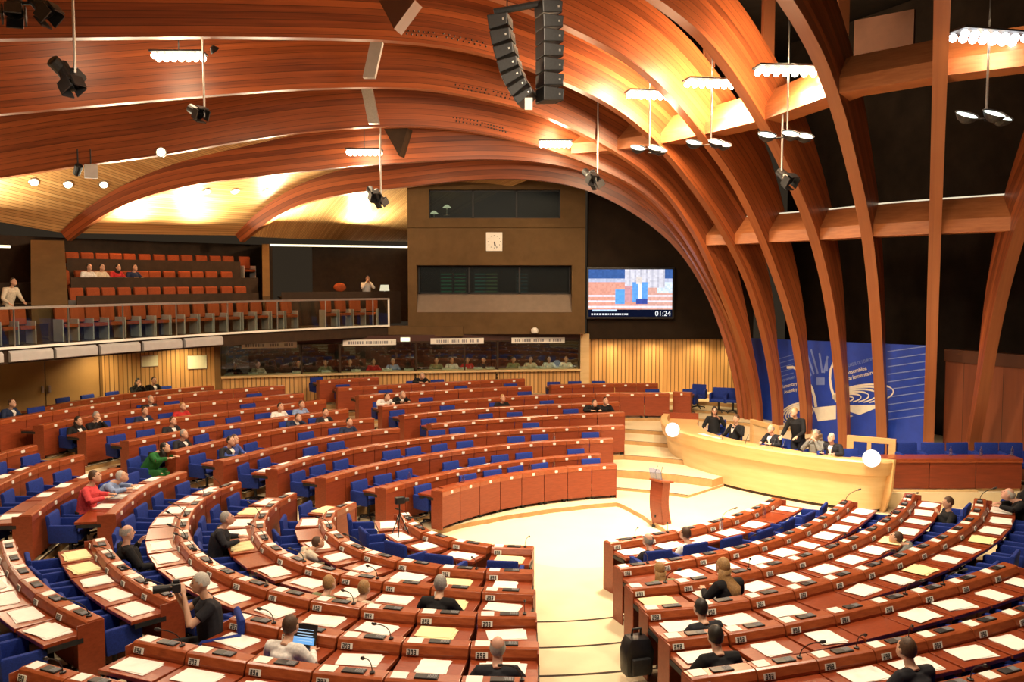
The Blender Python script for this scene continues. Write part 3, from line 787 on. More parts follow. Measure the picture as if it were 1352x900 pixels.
mb = MB().box(X0+.2, X1-.2, TY+2.9, TY+3.0, ZB+.25, ZT); struct(mb.obj('wall_tower', M['void']))
mb = MB().box(X0, X1, TY-.07, TY-.002, px2(650, 300)[1], px2(650, 295)[1]); struct(mb.obj('trim_2', M['brownwall']))
def window(name, x0, x1, z0, z1, y, nb, label=None):
    f = MB()
    for i in range(nb+1):
        x = x0+(x1-x0)*i/nb; f.box(x-.03, x+.03, y-.03, y+.03, z0, z1)
    f.box(x0, x1, y-.03, y+.03, z0, z0+.05).box(x0, x1, y-.03, y+.03, z1-.05, z1)
    o = struct(f.obj(name, M['blackmat']))
    MB().box(x0, x1, y-.005, y+.005, z0, z1).obj('pane', M['towerglass'], o)
    return o
window('window_1', h1[0], h1[1], h1[2], h1[3], TY+.30, 3)
zs = px2(650, 388)[1]
window('window_2', h2[0]+.05, h2[1]-.05, zs, h2[3], TY+.42, 3)
sl = MB(); sl.prism([(TY-.02, h2[2]), (TY+.45, zs), (TY+.45, h2[2])], h2[0], h2[1]); 
struct(sl.obj('window_sill', M['grey2'] if 'grey2' in M else M['brownwall']))
# shelves and monitors in the control room
for i, (u, c) in enumerate(((585, (.05,.35,.15)), (604, (.04,.3,.12)), (632, (.05,.3,.2)), (648, (.2,.3,.1)), (690, (.02,.12,.12)))):
    x, z = px2(u, 366); d = empty('equipment_rack', f'dark equipment rack with green lights, {ORD[i]} behind the long tower window', 'equipment rack', (x, TY+1.6, zs-.8), 0, 'racks in the control room')
    MB().box(-.24, .24, 0, .5, 0, 1.7).obj('cabinet', M['black'], d)
    l = MB()
    for k in range(6): l.box(-.2, .2, -.01, 0, .85+k*.13, .89+k*.13)
    l.obj('indicator_strip', glow(f'rack_light_{i}', c, .35), d)
for i, (u, v) in enumerate(((573, 280), (590, 272))):
    p = at_y(u, v, TY+1.0); t = empty('desk_lamp', ('low', 'taller')[i] + ' desk lamp lit behind the upper tower window', 'lamp', (p.x, p.y, p.z-.35))
    MB().lathe([(.12,0),(.12,.02),(.02,.04),(.02,.33)], (0,0,0), 12).obj('stand', M['metal'], t)
    MB().lathe([(.04,.40),(.16,.30),(.16,.29),(.03,.38)], (0,0,0), 12).obj('shade', M['disc2'] if 'disc2' in M else M['disc'], t)
# clock
p = at_y(652.5, 319, TY-.04); ck = empty('wall_clock', 'square white wall clock with black hands on the brown tower', 'clock', (p.x, TY, p.z))
cw, chh = .29, .33
MB().box(-cw, cw, -.07, -.0, -chh, chh).obj('face', M['white'], ck, bevel=.01)
f = MB()
for a in range(12):
    an = a*PI/6; f.box(.22*math.sin(an)-.012, .22*math.sin(an)+.012, -.076, -.070, .22*math.cos(an)-.012, .22*math.cos(an)+.012)
f.obj('hour_marks', M['black'], ck)
def hand(an, L, wd, nm):
    s_, c_ = math.sin(an), math.cos(an)
    MB().prism([(-wd*c_, wd*s_), (wd*c_, -wd*s_), (wd*.5*c_+L*s_, -wd*.5*s_+L*c_), (-wd*.5*c_+L*s_, wd*.5*s_+L*c_)], -.085, -.078, 'y').obj(nm, M['black'], ck)
hand(math.radians(175), .15, .018, 'hour_hand'); hand(math.radians(158), .25, .013, 'minute_hand')
tr = empty('window_box', '', 'x') if False else None
# small round speaker under the tower and the green exit lamp
p = at_y(706, 436, TY-.1); o = MB().lathe([(.10,0),(.13,.05),(.13,.14),(.05,.2)], (p.x, p.y, p.z-.1), 14).obj('dome_camera', M['white']); tag(o, 'small white dome camera under the brown tower', 'camera')
p = at_y(535, 448, 31.6); o = empty('exit_lamp', 'small pale green glowing exit lamp under the gallery slab', 'lamp', tuple(p))
MB().box(-.17, .17, -.03, .03, -.08, .08).obj('housing', M['white'], o, bevel=.02); MB().box(-.15, .15, -.04, -.03, -.06, .06).obj('lit_face', glow('exit_green', (.75,1,.75), 1.6), o)

# ------------------------------------------------------------------ booths of the interpreters
BV = [Vector((x, y, 0)) for x, y in BOOTH]
def along_booth(u, off=0, z=0):
    """point on the booth wall line seen at photo column u, pushed back by off"""
    r = (u-676)/FPX
    for a, b in zip(BV, BV[1:]):
        d = b-a; t = (r*a.y - a.x) / (d.x - r*d.y)
        if -.001 <= t <= 1.001 or (a is BV[0] and t < 0) or (b is BV[-1] and t > 1):
            p = a + d*t; n_ = Vector((-d.y, d.x, 0)).normalized(); return p + n_*off + Vector((0, 0, z)), math.atan2(d.y, d.x)
mb = MB(); mb.sweep([(x, y, 1.84) for x, y in BOOTH], [(.14,0),(.14,.07),(-.5,.07),(-.5,0)]); o = mb.obj('window_sill', M['blond']); struct(o)
mb = MB(); mb.sweep([(x, y, 0) for x, y in BOOTH], [(.02,2.98),(.02,3.2),(-.3,3.2),(-.3,2.98)]); struct(mb.obj('trim_3', M['redwall']))
for i, (u0, u1) in enumerate(((290,397),(397,448),(448,549),(549,613),(613,657),(657,765))):
    a, an = along_booth(u0); b, _ = along_booth(u1); L = (b-a).length
    f = MB(); f.box(-.03,.03,-.03,.03,1.91,2.98).box(L-.03,L+.03,-.03,.03,1.91,2.98).box(0,L,-.03,.03,2.93,2.98)
    o = struct(f.obj(f'window_{i+3}', M['gdark'])); an2 = math.atan2(b.y-a.y, b.x-a.x); o.location = a; o.rotation_euler = (0,0,an2)
    MB().box(.03, L-.03, -.005, .005, 1.91, 2.93).obj('pane', M['boothglass'], o)
wall_line('wall_booth', [(x+.3, y+2.2) for x, y in BOOTH], 1.0, 3.2, M['booth_in'] if 'booth_in' in M else M['darkwall'], .1)
mb = MB(); mb.sweep([(x, y, 0) for x, y in BOOTH], [(-.02,3.14),(-.02,3.2),(-2.4,3.2),(-2.4,3.14)]); struct(mb.obj('ceiling', M['darkwall']))
mb = MB(); mb.sweep([(x, y, 0) for x, y in BOOTH], [(-.16,1.0),(-.16,1.05),(-2.4,1.05),(-2.4,1.0)]); struct(mb.obj('floor', M['darkwall']))
for u in (448, 549, 657):
    a, an = along_booth(u); b, _ = along_booth(u, 2.1)
    wall_line('wall_booth', [(a.x, a.y), (b.x, b.y)], 1.0, 3.2, M['darkwall'], .06)
x, y = BOOTH[-1]
struct(MB().box(x, x+.32, y-.12, y+.5, .3, 3.2).obj('trim_4', M['blond'])); x, y = BOOTH[0]
struct(MB().box(x-.28, x+.02, y-.1, y+.5, .3, 3.2).obj('trim_5', M['slat']))
SG = [(318, 391, 455.5), (452, 522, 452), (568, 638, 450), (675, 745, 449)]
for i, (u0, u1, v) in enumerate(SG):
    a, an = along_booth(u0, -.10); b, _ = along_booth(u1, -.10); L = (b-a).length; z = CAMZ - (v-HOR)/FPX*((a.y+b.y)/2)
    s = MB().box(0, L, -.02, .02, -.10, .10).obj('booth_sign', M['white']); s.location = (a.x, a.y, z); s.rotation_euler = (0, 0, math.atan2(b.y-a.y, b.x-a.x))
    tag(s, f'long white sign strip with dark lettering, {ORD[i]} booth window from the gallery end', 'sign', 'sign strips over the booths')
    t = MB(); r_ = random.Random(i); x = .12
    while x < L-.14:
        wd = r_.uniform(.03,.07); 
        if r_.random() < .82: t.box(x, x+wd, -.026, -.02, -.05, .05)
        x += wd + .025
    t.obj('lettering', M['ink'], s)
# ------------------------------------------------------------------ gallery for visitors
GPX = [(-140,470.5),(-60,466),(0,462),(60,457.2),(125,452.6),(190,448),(250,444),(330,439),(400,435.5),(460,433),(505,431)]
GZ = 3.5
G = [at_z(u, v, GZ) for u, v in GPX]; G = [(p.x, p.y) for p in G]
ga = np.array(G); tg = np.linspace(0, 1, len(ga)); G = np.stack([np.polyval(np.polyfit(tg, ga[:, j], 3), np.linspace(0, 1, 30)) for j in (0, 1)], 1)
def goff(o, pl=None):
    P = G if pl is None else pl; t = np.gradient(P, axis=0); t /= np.hypot(t[:, 0], t[:, 1])[:, None]
    return P + np.stack([-t[:, 1], t[:, 0]], 1)*o
def gsweep(off0, prof, name, m, lo=0, hi=30, parent=None):
    P = goff(off0)[lo:hi]; mb = MB(); mb.sweep([(x, y, 0) for x, y in P], prof); return mb.obj(name, m, parent)
def gat(u, off):
    """point on the gallery line offset by off, at photo column u; also the heading of the line there"""
    P = goff(off); r = (u-676)/FPX; f = P[:, 0] - r*P[:, 1]
    for i in range(len(P)-1):
        if f[i] <= 0 <= f[i+1] or f[i] >= 0 >= f[i+1]:
            t = f[i]/(f[i]-f[i+1]); p = P[i] + (P[i+1]-P[i])*t; d = P[i+1]-P[i]; return p, math.atan2(d[1], d[0])
    return P[-1], 0
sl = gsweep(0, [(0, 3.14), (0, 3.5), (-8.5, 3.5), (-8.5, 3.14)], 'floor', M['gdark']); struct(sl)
e = MB().add([], []); a = G[-1]
struct(MB().box(a[0]-.1, -1.75, a[1]-.0, a[1]+.6, 3.14, 3.5).obj('trim_6', M['brownwall']))
gl = gsweep(-.06, [(.006, 3.56), (.006, 4.46), (-.006, 4.46), (-.006, 3.56)], 'glass_balustrade', M['glass'])
tag(gl, 'long clear glass balustrade along the visitors gallery edge', 'balustrade')
gsweep(-.06, [(.03, 4.46), (.03, 4.52), (-.03, 4.52), (-.03, 4.46)], 'top_rail', M['metal'], parent=gl)
gsweep(-.06, [(.04, 3.50), (.04, 3.56), (-.04, 3.56), (-.04, 3.50)], 'base_rail', M['white'], parent=gl)
P = goff(-.06)
for i in range(1, 30, 3):
    MB().box(-.015, .015, -.015, .015, 3.56, 4.46).obj('post', M['metal'], gl, loc=(P[i][0], P[i][1], 0))
MB().box(-.03, .03, -.03, .03, 3.5, 4.5).obj('end_post', M['white'], gl, loc=(P[-1][0], P[-1][1], 0))
# pale grey panels under the gallery edge
for i, (u0, u1) in enumerate(((-52,-2),(7,64),(68,123),(127.5,180),(184.5,235.5),(240,290))):
    a, an = gat(u0, .02); b, _ = gat(u1, .02); d = b-a; L = float(np.hypot(*d))
    o = MB().prism([(-.14, 3.20), (-.14, 3.40), (-.06, 3.46), (-.04, 3.46), (-.04, 3.18)], 0, L).obj('light_panel', M['grey'], bevel=.01)
    o.location = (a[0], a[1], 0); o.rotation_euler = (0, 0, math.atan2(d[1], d[0])); o.location.x += .0
    tag(o, f'pale grey lamp panel hung under the gallery edge, {ORD[i]} towards the booths', 'light panel', 'grey panels under the gallery edge')
    if i >= 1 and i != 3:
        pass
TIER = [(1.3, 3.5), (2.45, 3.98), (3.55, 4.5), (4.65, 5.08)]
# stepped gallery floor and dark boards in front of the upper rows
for i, (off, z) in enumerate(TIER[1:]):
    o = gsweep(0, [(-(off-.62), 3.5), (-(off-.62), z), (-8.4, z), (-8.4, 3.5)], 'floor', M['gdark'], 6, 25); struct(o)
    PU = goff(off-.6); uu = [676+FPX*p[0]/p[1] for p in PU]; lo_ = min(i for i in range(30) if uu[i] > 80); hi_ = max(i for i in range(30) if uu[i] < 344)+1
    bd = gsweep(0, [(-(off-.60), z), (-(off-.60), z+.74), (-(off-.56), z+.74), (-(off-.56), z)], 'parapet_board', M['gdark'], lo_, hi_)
    tag(bd, f'dark wooden board before the {ORD[i+1]} row of orange gallery seats', 'parapet', 'boards before the gallery rows')
gb = goff(6.4); wall_line('wall_gallery', [tuple(p) for p in gb[::3]], 3.4, 6.55, M['gdark'], .2)
gb2 = [tuple(gb[-1]), (-4.3, gb[-1][1]+1.0)]; wall_line('wall_gallery', gb2, 3.4, 6.55, M['gdark'], .2)
# partition wedges in the gallery
def wedge(u, off0, off1, zt0, zt1, th, label):
    a, an = gat(u, off0); b, _ = gat(u, off1)
    d = b-a; L = float(np.hypot(*d)); o = MB().prism([(0,3.5),(L,3.5),(L,zt1),(L*.55,zt1),(0,zt0)], -th/2, th/2, 'x').obj('partition_wall', M['brownwall'])
    o.rotation_euler = (0, 0, math.atan2(d[1], d[0]) - PI/2); o.location = (a[0], a[1], 0); struct(o); return o
wedge(66, 1.8, 6.4, 4.5, 6.35, .9, ''); wedge(352, 2.0, 6.4, 4.6, 6.5, .25, '')
# orange seats
def seat_proto():
    c = empty('gallery_seat', '', 'chair')
    b = MB(); b.prism([(.16,.50),(.22,.50),(.30,.93),(.27,.955),(.23,.955),(.20,.92)], -.245, .245); b.obj('backrest', M['orange'], c, bevel=.02, smooth=True)
    MB().box(-.235, .235, -.20, .20, .38, .47).obj('seat', M['orange'], c, bevel=.02, smooth=True)
    for sx in (-1, 1):
        MB().box(sx*.27-.015, sx*.27+.015, -.16, .24, .0, .60).obj('side_frame', M['grey'], c, bevel=.004)
    return c
seat0 = seat_proto(); freeze(seat0); su = [False]
ROWS = [[7,30,88,108,128,148,170,190,210,230,248,268,287,305,325,343,363,382,434,453,472,490],
        [108,130,150,171,192,210,230,248,267,285,305,323], [90,115,133,153,173,195,211,230,250,267,285,305], [63,83,103,123,142,160,178,198,217,235,253,272,290,307,328]]
SEATS = {}
for ri, (us, (off, z)) in enumerate(zip(ROWS, TIER)):
    for j, u in enumerate(us):
        p, an = gat(u, off); c = copy_tree(seat0) if su[0] else seat0; su[0] = True
        c.location = (p[0], p[1], z); c.rotation_euler = (0, 0, an); c.scale = (.88, 1, 1); SEATS[(ri, j)] = c
        tag(c, f'orange gallery seat, {ORD[j]} from the partition end of the {ORD[ri]} row', 'chair', 'orange seats in the visitors gallery')
# control desk at the gallery end, man behind it added with the people
a, _ = gat(372, 2.9); b = np.array([-4.25, a[1]+1.9])
d = b-a; L = float(np.hypot(*d)); o = empty('control_desk', 'dark control desk with raised front behind the last four orange seats', 'desk', (a[0], a[1], 3.5), math.atan2(d[1], d[0]))
MB().box(0, L, 0, .06, 0, 1.22).obj('front_panel', M['gdark'], o); MB().box(0, L, .06, .75, 1.0, 1.05).obj('worktop', M['gdark'], o)
for sx in (.05, L-.1): MB().box(sx, sx+.05, .06, .7, 0, 1.0).obj('leg', M['gdark'], o)
CTRL = (a, d/L, L)
def on_ctrl(u, off, z):
    r = (u-676)/FPX; n_ = np.array([-CTRL[1][1], CTRL[1][0]]); p0 = CTRL[0] + n_*off
    t = (r*p0[1]-p0[0])/(CTRL[1][0]-r*CTRL[1][1]); p = p0 + CTRL[1]*t; return (p[0], p[1], z)
x, y, z = on_ctrl(449, .9, 4.5); k = empty('round_back_chair', 'orange round-backed chair behind the control desk', 'chair', (x, y, 3.5))
MB().ell((0,.0,1.38), (.24,.07,.17), 14, 8).obj('backrest', M['orange'], k, smooth='all'); MB().box(-.24,.24,-.5,-.02,.85,.93).obj('seat', M['orange'], k, bevel=.03); MB().tube([(0,.03,1.25),(0,.03,.9),(0,-.25,.86),(0,-.25,0)], .03, 8).obj('stem', M['blackmat'], k)
x, y, z = on_ctrl(508, .35, 4.55); k = empty('table_lamp', 'lamp with pale shade on the dark control desk', 'lamp', (x, y, 4.55))
MB().lathe([(.19,.19),(.15,.42),(.14,.42),(.18,.19)], (0,0,0), 16).obj('shade', glow('shade_glow', (1,.9,.6), .8), k); MB().lathe([(.09,0),(.09,.02),(.02,.03),(.02,.25)], (0,0,0), 12).obj('base', M['metal'], k)
o = MB().box(-1.42, 1.42, -.03, .03, -.03, .03).obj('strip_light', M['strip']); p = at_y(443, 324.5, 36.2); o.location = (p.x, 36.2, 0); 
a = np.array(gb[-7]); b = np.array([-4.2, gb[-1][1]+.9]); bpy.data.objects.remove(o)
for i, (u0, u1) in enumerate(((358, 528), (-30, 16))):
    a, _ = gat(u0, 6.2 if i == 0 else 4.0); b, _ = gat(u1, 6.2 if i == 0 else 4.0)
    if i == 0: b = np.array([-4.3, b[1]+1.0])
    d = b-a; L = float(np.hypot(*d)); zz = CAMZ + (HOR-325)/FPX*(a[1]+b[1])/2
    o = MB().box(0, L, -.03, .03, -.035, .035).obj('strip_light', M['strip']); o.location = (a[0], a[1], zz); o.rotation_euler = (0, 0, math.atan2(d[1], d[0]))
    tag(o, ('glowing strip lamp along the wall top behind the control desk', 'short glowing strip lamp behind the gallery partition wedge')[i], 'light')
# two small notices on the slatted wall
def on_wall(pts, u, off):
    r = (u-676)/FPX
    for a, b in zip(pts, pts[1:]):
        a, b = np.array(a), np.array(b); d = b-a; t = (r*a[1]-a[0])/(d[0]-r*d[1])
        if 0 <= t <= 1: n_ = np.array([d[1], -d[0]])/np.hypot(*d); p = a+d*t+n_*off; return p, math.atan2(d[1], d[0])
SLW = [(-12.9, 28.3), (-11.4, 29.7), (-9.84, 30.6)]
for i, (u, wd, v0, v1) in enumerate(((195.5, 17, 470, 483.5), (258.5, 23, 469.5, 486.5))):
    r_ = on_wall(SLW, u, .03)
    if r_ is None: continue
    p, an = r_; z0, z1 = CAMZ-(v1-HOR)/FPX*p[1], CAMZ-(v0-HOR)/FPX*p[1]; W = wd/FPX*p[1]/2/abs(math.cos(an))*.9
    o = empty('notice_board', ('smaller', 'larger')[i] + ' pale notice sheet pinned on the slatted wall under the gallery', 'notice', (p[0], p[1], z0), an)
    MB().box(-W, W, -.015, .015, 0, z1-z0).obj('sheet', mat(f'notice_sheet_{i}', (.78,.80,.60), .7, var=.04, scale=6), o)
    MB().box(-W-.02, W+.02, .015, .025, -.02, z1-z0+.02).obj('backing', M['metal'], o)

# ------------------------------------------------------------------ wall screen
SY = 32.85; a, b = at_y(777, 418, SY), at_y(888, 355.5, SY)
tv = empty('wall_screen', 'large lit wall screen showing a speaker in a blue jacket', 'screen', ((a.x+b.x)/2, SY, a.z)); W, H = (b.x-a.x)/2, b.z-a.z
MB().box(-W-.08, W+.08, .02, .2, -.08, H+.08).obj('casing', M['black'], tv, bevel=.02)
# picture, painted as coloured cells of the lit panel
NXc, NYc = 44, 26; img = np.zeros((NYc, NXc, 3)); rr = np.random.RandomState(2)
for j in range(NYc):
    for i in range(NXc):
        x, y = i/NXc, 1-(j+.5)/NYc            # y down from the top
        yt = y
        c = (.05,.12,.35) if yt < .2 else (.55,.58,.75) if yt < .26 else None
        if .42 < x < .90 and yt < .38: c = (.72,.70,.78) if (i % 3) else (.55,.54,.63)
        if c is None:
            st = (yt*9) % 1; c = (.85,.80,.88) if st < .22 else (.80,.36,.27) if x < .62 else (.74,.40,.33)
            if x > .80 and yt < .5: c = (.66,.78,.88) if (i+j) % 3 else (.8,.85,.95)
        if .31 < x < .41 and .42 < yt < .75: c = (.13,.40,.85)
        if .42 < x < .51 and .34 < yt < .7: c = (.65,.32,.35)
        if .52 < x < .70 and .28 < yt < .70: c = (.14,.38,.85) if not .57 < x < .62 else (.85,.93,.97)
        if .56 < x < .63 and .17 < yt < .30: c = (.75,.66,.62)
        if .56 < x < .70 and .62 < yt < .72: c = (.05,.08,.35)
        if yt > .86: c = (.004,.006,.02) if not (.03 < x < .34 and yt < .90) else (.5,.7,.95)
        if .34 < x and yt > .82 and c[0] < .1 and yt < .86: c = (.02,.02,.06)
        img[j, i] = np.array(c)*(rr.uniform(.88, 1.1))
mb = MB()
for j in range(NYc):
    for i in range(NXc):
        x0, x1 = -W+2*W*i/NXc, -W+2*W*(i+1)/NXc; z0, z1 = H*j/NYc, H*(j+1)/NYc
        mb.add([(x0,0,z0),(x1,0,z0),(x1,0,z1),(x0,0,z1)], [(0,1,2,3)])
me = mb.mesh('picture', [], fixn=False); ca = me.color_attributes.new('pix', 'FLOAT_COLOR', 'CORNER')
for pi in range(NXc*NYc):
    c = img[pi // NXc, pi % NXc]
    for k in range(4): ca.data[pi*4+k].color = (c[0], c[1], c[2], 1)
ms = bpy.data.materials.new('screen_picture'); ms.use_nodes = True; n, l = nt(ms)
for k in list(n): n.remove(k)
at = n.new('ShaderNodeVertexColor'); at.layer_name = 'pix'; em = n.new('ShaderNodeEmission'); em.inputs[1].default_value = 1.25; oo = n.new('ShaderNodeOutputMaterial')
l.new(at.outputs[0], em.inputs[0]); l.new(em.outputs[0], oo.inputs[0]); me.materials.append(ms)
o = bpy.data.objects.new('picture', me); C.objects.link(o); o.parent = tv
def text_mesh(s, size, m, parent, loc, name, rot=(PI/2,0,0), ext=.002, sx=1):
    c = bpy.data.curves.new(name, 'FONT'); c.body = s; c.size = size; c.extrude = ext; c.align_x = 'LEFT'
    o = bpy.data.objects.new(name+'_src', c); C.objects.link(o); dg = bpy.context.evaluated_depsgraph_get()
    me = bpy.data.meshes.new_from_object(o.evaluated_get(dg)); bpy.data.objects.remove(o)
    me.materials.clear(); me.materials.append(m)
    t = bpy.data.objects.new(name, me); C.objects.link(t); t.location = loc; t.rotation_euler = rot; t.scale = (sx, 1, 1)
    if parent: t.parent = parent
    return t
wt = glow('screen_white', (.95,.97,1), 1.1)
text_mesh('01:24', .26, wt, tv, (W-.62, -.006, .03), 'timer', ext=.001)
cp = MB(); r_ = random.Random(5); x = -W+.1
while x < -W+1.45:
    q = r_.uniform(.03,.08); cp.box(x, x+q, -.006, -.002, .06, .12); x += q+.03
cp.obj('caption', wt, tv)

# ------------------------------------------------------------------ blue panel behind the presidium
def panel_xy(u, off=.55):
    r = (u-676)/FPX; a, b = fin_line(0, off), fin_line(1, off); dx, dy = b[0]-a[0], b[1]-a[1]; t = (r*a[1]-a[0])/(dx-r*dy); return (a[0]+dx*t, a[1]+dy*t)
P0, P1 = panel_xy(984), panel_xy(1226); PL = math.hypot(P1[0]-P0[0], P1[1]-P0[1]); pan = math.atan2(P1[1]-P0[1], P1[0]-P0[0])
bp = empty('backdrop_panel', 'big blue printed panel with white emblem behind the presidium', 'panel', (P0[0], P0[1], 0), pan)
zt0, zt1 = CAMZ-(446-HOR)/FPX*P0[1], CAMZ-(456-HOR)/FPX*P1[1]
M['bluepanel'] = mat('blue_panel', (.012,.045,.36), .55, var=.12, scale=3)
MB().add([(0,0,.4),(PL,0,.4),(PL,0,zt1),(0,0,zt0),(0,.06,.4),(PL,.06,.4),(PL,.06,zt1),(0,.06,zt0)], [(0,1,2,3),(4,7,6,5),(0,3,7,4),(1,5,6,2),(3,2,6,7),(0,4,5,1)]).obj('board', M['bluepanel'], bp)
def pl(u, v):
    """photo pixel -> panel-local (x, z)"""
    d = ray(u, v); ex, ez = math.cos(pan), math.sin(pan); det = d.x*ez - d.y*ex
    k = (P0[0]*ez - P0[1]*ex)/det; X, Y, Z = k*d.x, k*d.y, CAMZ+k*d.z
    return (X-P0[0])*ex + (Y-P0[1])*ez, Z
def stroke(pts, wd, y=-.008, mb=None):
    mb = mb or MB(); P = [pl(*p) for p in pts]; L, R = [], []
    for i, p in enumerate(P):
        a, b = P[max(i-1,0)], P[min(i+1,len(P)-1)]; tx_, tz = b[0]-a[0], b[1]-a[1]; q = math.hypot(tx_, tz) or 1
        w_ = (wd[0] + (wd[1]-wd[0])*i/(len(P)-1)) if isinstance(wd, tuple) else wd
        L.append((p[0]-tz/q*w_/2, y, p[1]+tx_/q*w_/2)); R.append((p[0]+tz/q*w_/2, y, p[1]-tx_/q*w_/2))
    n_ = len(P); mb.add(L+R+[(a, y+.006, c) for a, _, c in L+R], [(i, i+1, n_+i+1, n_+i) for i in range(n_-1)]); return mb
def arcpts(cu, cv, ru, rv, a0, a1, n_=14, tilt=0):
    o = []
    for i in range(n_+1):
        a = math.radians(a0+(a1-a0)*i/n_); x, y = ru*math.cos(a), rv*math.sin(a); c_, s_ = math.cos(tilt), math.sin(tilt); o.append((cu+x*c_-y*s_, cv+x*s_+y*c_))
    return o
M['cream'] = mat('cream_print', (.72,.66,.55), .6, var=.05, scale=8); M['paleblue'] = mat('pale_blue_print', (.16,.22,.52), .6, var=.05, scale=8)
em_ = MB()
stroke([(1039,485),(1047,484.5),(1054,488),(1061,494),(1068,504),(1073,515),(1076,526),(1077.5,537)], (.08,.11), mb=em_)
stroke([(1101,478),(1097,488),(1096,500),(1098,513),(1101,522),(1105,530)], (.08,.11), mb=em_)
em_.obj('emblem_curve', M['cream'], bp)
hs = MB()
for i, s_ in enumerate((1.0,.82,.65,.5,.36)):
    stroke(arcpts(1052, 546, 23*s_, 13*s_, 110, 330, tilt=-.35), .05, mb=hs); stroke(arcpts(1052+i*2, 546-i, 23*s_, 13*s_, 330, 420, tilt=-.35), .035, mb=hs)
for i, s_ in enumerate((1.0,.85,.7,.56,.43,.3)):
    stroke(arcpts(1140-i*5, 521+i*1.2, 40*s_, 13*s_, 175, 330, tilt=-.12), .05, mb=hs)
    stroke(arcpts(1140-i*5, 521+i*1.2, 40*s_, 13*s_, -30, 70, tilt=-.12), .035, mb=hs)
hs.obj('seat_ring', M['cream'], bp)
ba = MB()
def poly(pts, mb, y=-.008):
    P = [pl(*p) for p in pts]; n_ = len(P); mb.add([(a, y, c) for a, c in P], [tuple(range(n_))])
poly([(1074,538),(1104,535),(1104,553),(1080,556)], ba); poly([(1114,535),(1160,534),(1161,537),(1135,547.5),(1115,541)], ba); poly([(1115,545),(1127,549),(1115,553)], ba); poly([(1108,536),(1114,535),(1116,552),(1108,553)], ba)
ba.obj('emblem_floor', M['cream'], bp)
ry = MB()
for a0, a1 in (((1065,480),(1071,496)), ((1063,474),(1068,484)), ((1066,468),(1075,494)), ((1071,461),(1080,493)), ((1082,466),(1086,492)), ((1092,474),(1092,490)), ((1093,470),(1088,492))):
    stroke([a0, a1], .07, mb=ry)
poly([(1078,498),(1089,498),(1089,508),(1078,508)], ry)
ry.obj('emblem_ray', M['paleblue'], bp)
ln = MB()
for k in range(10):
    v0 = 462+k*10
    for (ua, ub) in ((1172,1222),):
        stroke([(ua, v0+2), (ub, v0-5)], .025, mb=ln)
for k in range(6): stroke([(1020, 476+k*6), (1048, 468+k*6)], .02, mb=ln)
ln.obj('thin_line', M['paleblue'], bp)
def ptext(s, u0, v0, u1, v1, h, m):
    a, b = pl(u0, v0), pl(u1, v1); c = bpy.data.curves.new('lettering', 'FONT'); c.body = s; c.size = h; c.extrude = .002
    o = bpy.data.objects.new('tmp', c); C.objects.link(o); me = bpy.data.meshes.new_from_object(o.evaluated_get(bpy.context.evaluated_depsgraph_get())); bpy.data.objects.remove(o)
    wd = max(v.co.x for v in me.vertices); L = math.hypot(b[0]-a[0], b[1]-a[1]); me.materials.clear(); me.materials.append(m)
    t = bpy.data.objects.new('lettering', me); C.objects.link(t); t.parent = bp; t.location = (a[0], -.012, a[1]); t.rotation_euler = (PI/2, -math.atan2(b[1]-a[1], b[0]-a[0]), 0); t.scale = (L/wd, 1, 1)
ptext('Parliamentary', 1027, 514, 1053, 508, .16, M['cream']); ptext('Assembly', 1036, 519.5, 1053, 515.5, .15, M['cream']); ptext('COUNCIL OF EUROPE', 1027, 506, 1051, 499, .12, M['paleblue'])
ptext("Assemblée", 1118, 494.5, 1145, 488, .17, M['cream']); ptext('parlementaire', 1118, 502.5, 1155, 493.5, .17, M['cream']); ptext("CONSEIL DE L'EUROPE", 1118, 485, 1154, 475.5, .13, M['paleblue'])
# ------------------------------------------------------------------ presidium desk, plinth bench, chairs behind
PF = [(887,599),(889,612),(905,627),(940,636.5),(1000,652),(1071,667),(1120,672.5),(1163,675.5)]
PFW = [at_z(u, v, 0) for u, v in PF]
pc = np.array([[p.x, p.y] for p in PFW]); tt_ = np.linspace(0, 1, len(pc)); PC = np.stack([np.polyval(np.polyfit(tt_, pc[:, j], 4), np.linspace(0, 1, 36)) for j in (0, 1)], 1)
STG = .35
stg = [(PC[0][0]+.2, PC[0][1]+1.0)] + [tuple(p + np.array([.3, .25])) for p in PC] + [(13.5, 20.45), (16, 24), (11, 31.5), (7.3, 31.5)]
sm_ = MB().prism([(x, y) for x, y in stg], -.02, STG, 'z'); struct(sm_.obj('floor', M['floor']))
pd = empty('presidium_desk', 'long curved blond wood presidium desk with rounded front', 'desk', (0,0,0))
def psweep(prof, name, m, bev=0, a=0, b=36):
    mb = MB(); mb.sweep([(x, y, 0) for x, y in PC[a:b]], prof); return mb.obj(name, m, pd, smooth=True)
psweep([(.02,.07),(.10,.5),(.16,.84),(-.02,.86),(-.06,.07)], 'lower_front', M['blond'])
psweep([(.24,.86),(.30,1.16),(.27,1.20),(.10,1.20),(.02,.86)], 'upper_front', M['blondtop'])
psweep([(.0,0),(.0,.07),(-.08,.07),(-.08,0)], 'plinth', M['gdark'])
psweep([(.14,1.02),(.14,1.06),(-.75,1.06),(-.75,1.02)], 'worktop', M['blondtop'])
psweep([(-.05,STG),(-.05,1.02),(-.10,1.02),(-.10,STG)], 'rear_panel', M['blond'])
ex, ey = PC[-1]; e_ = MB(); 
t_ = PC[-1]-PC[-2]; t_ /= np.hypot(*t_); nr_ = np.array([t_[1], -t_[0]]); ang = math.atan2(t_[1], t_[0])
o = MB().prism([(-.80,.0),(.10,.0),(.27,.5),(.33,1.22),(-.80,1.10)], 0, .07).obj('end_panel', M['blondtop'], pd)
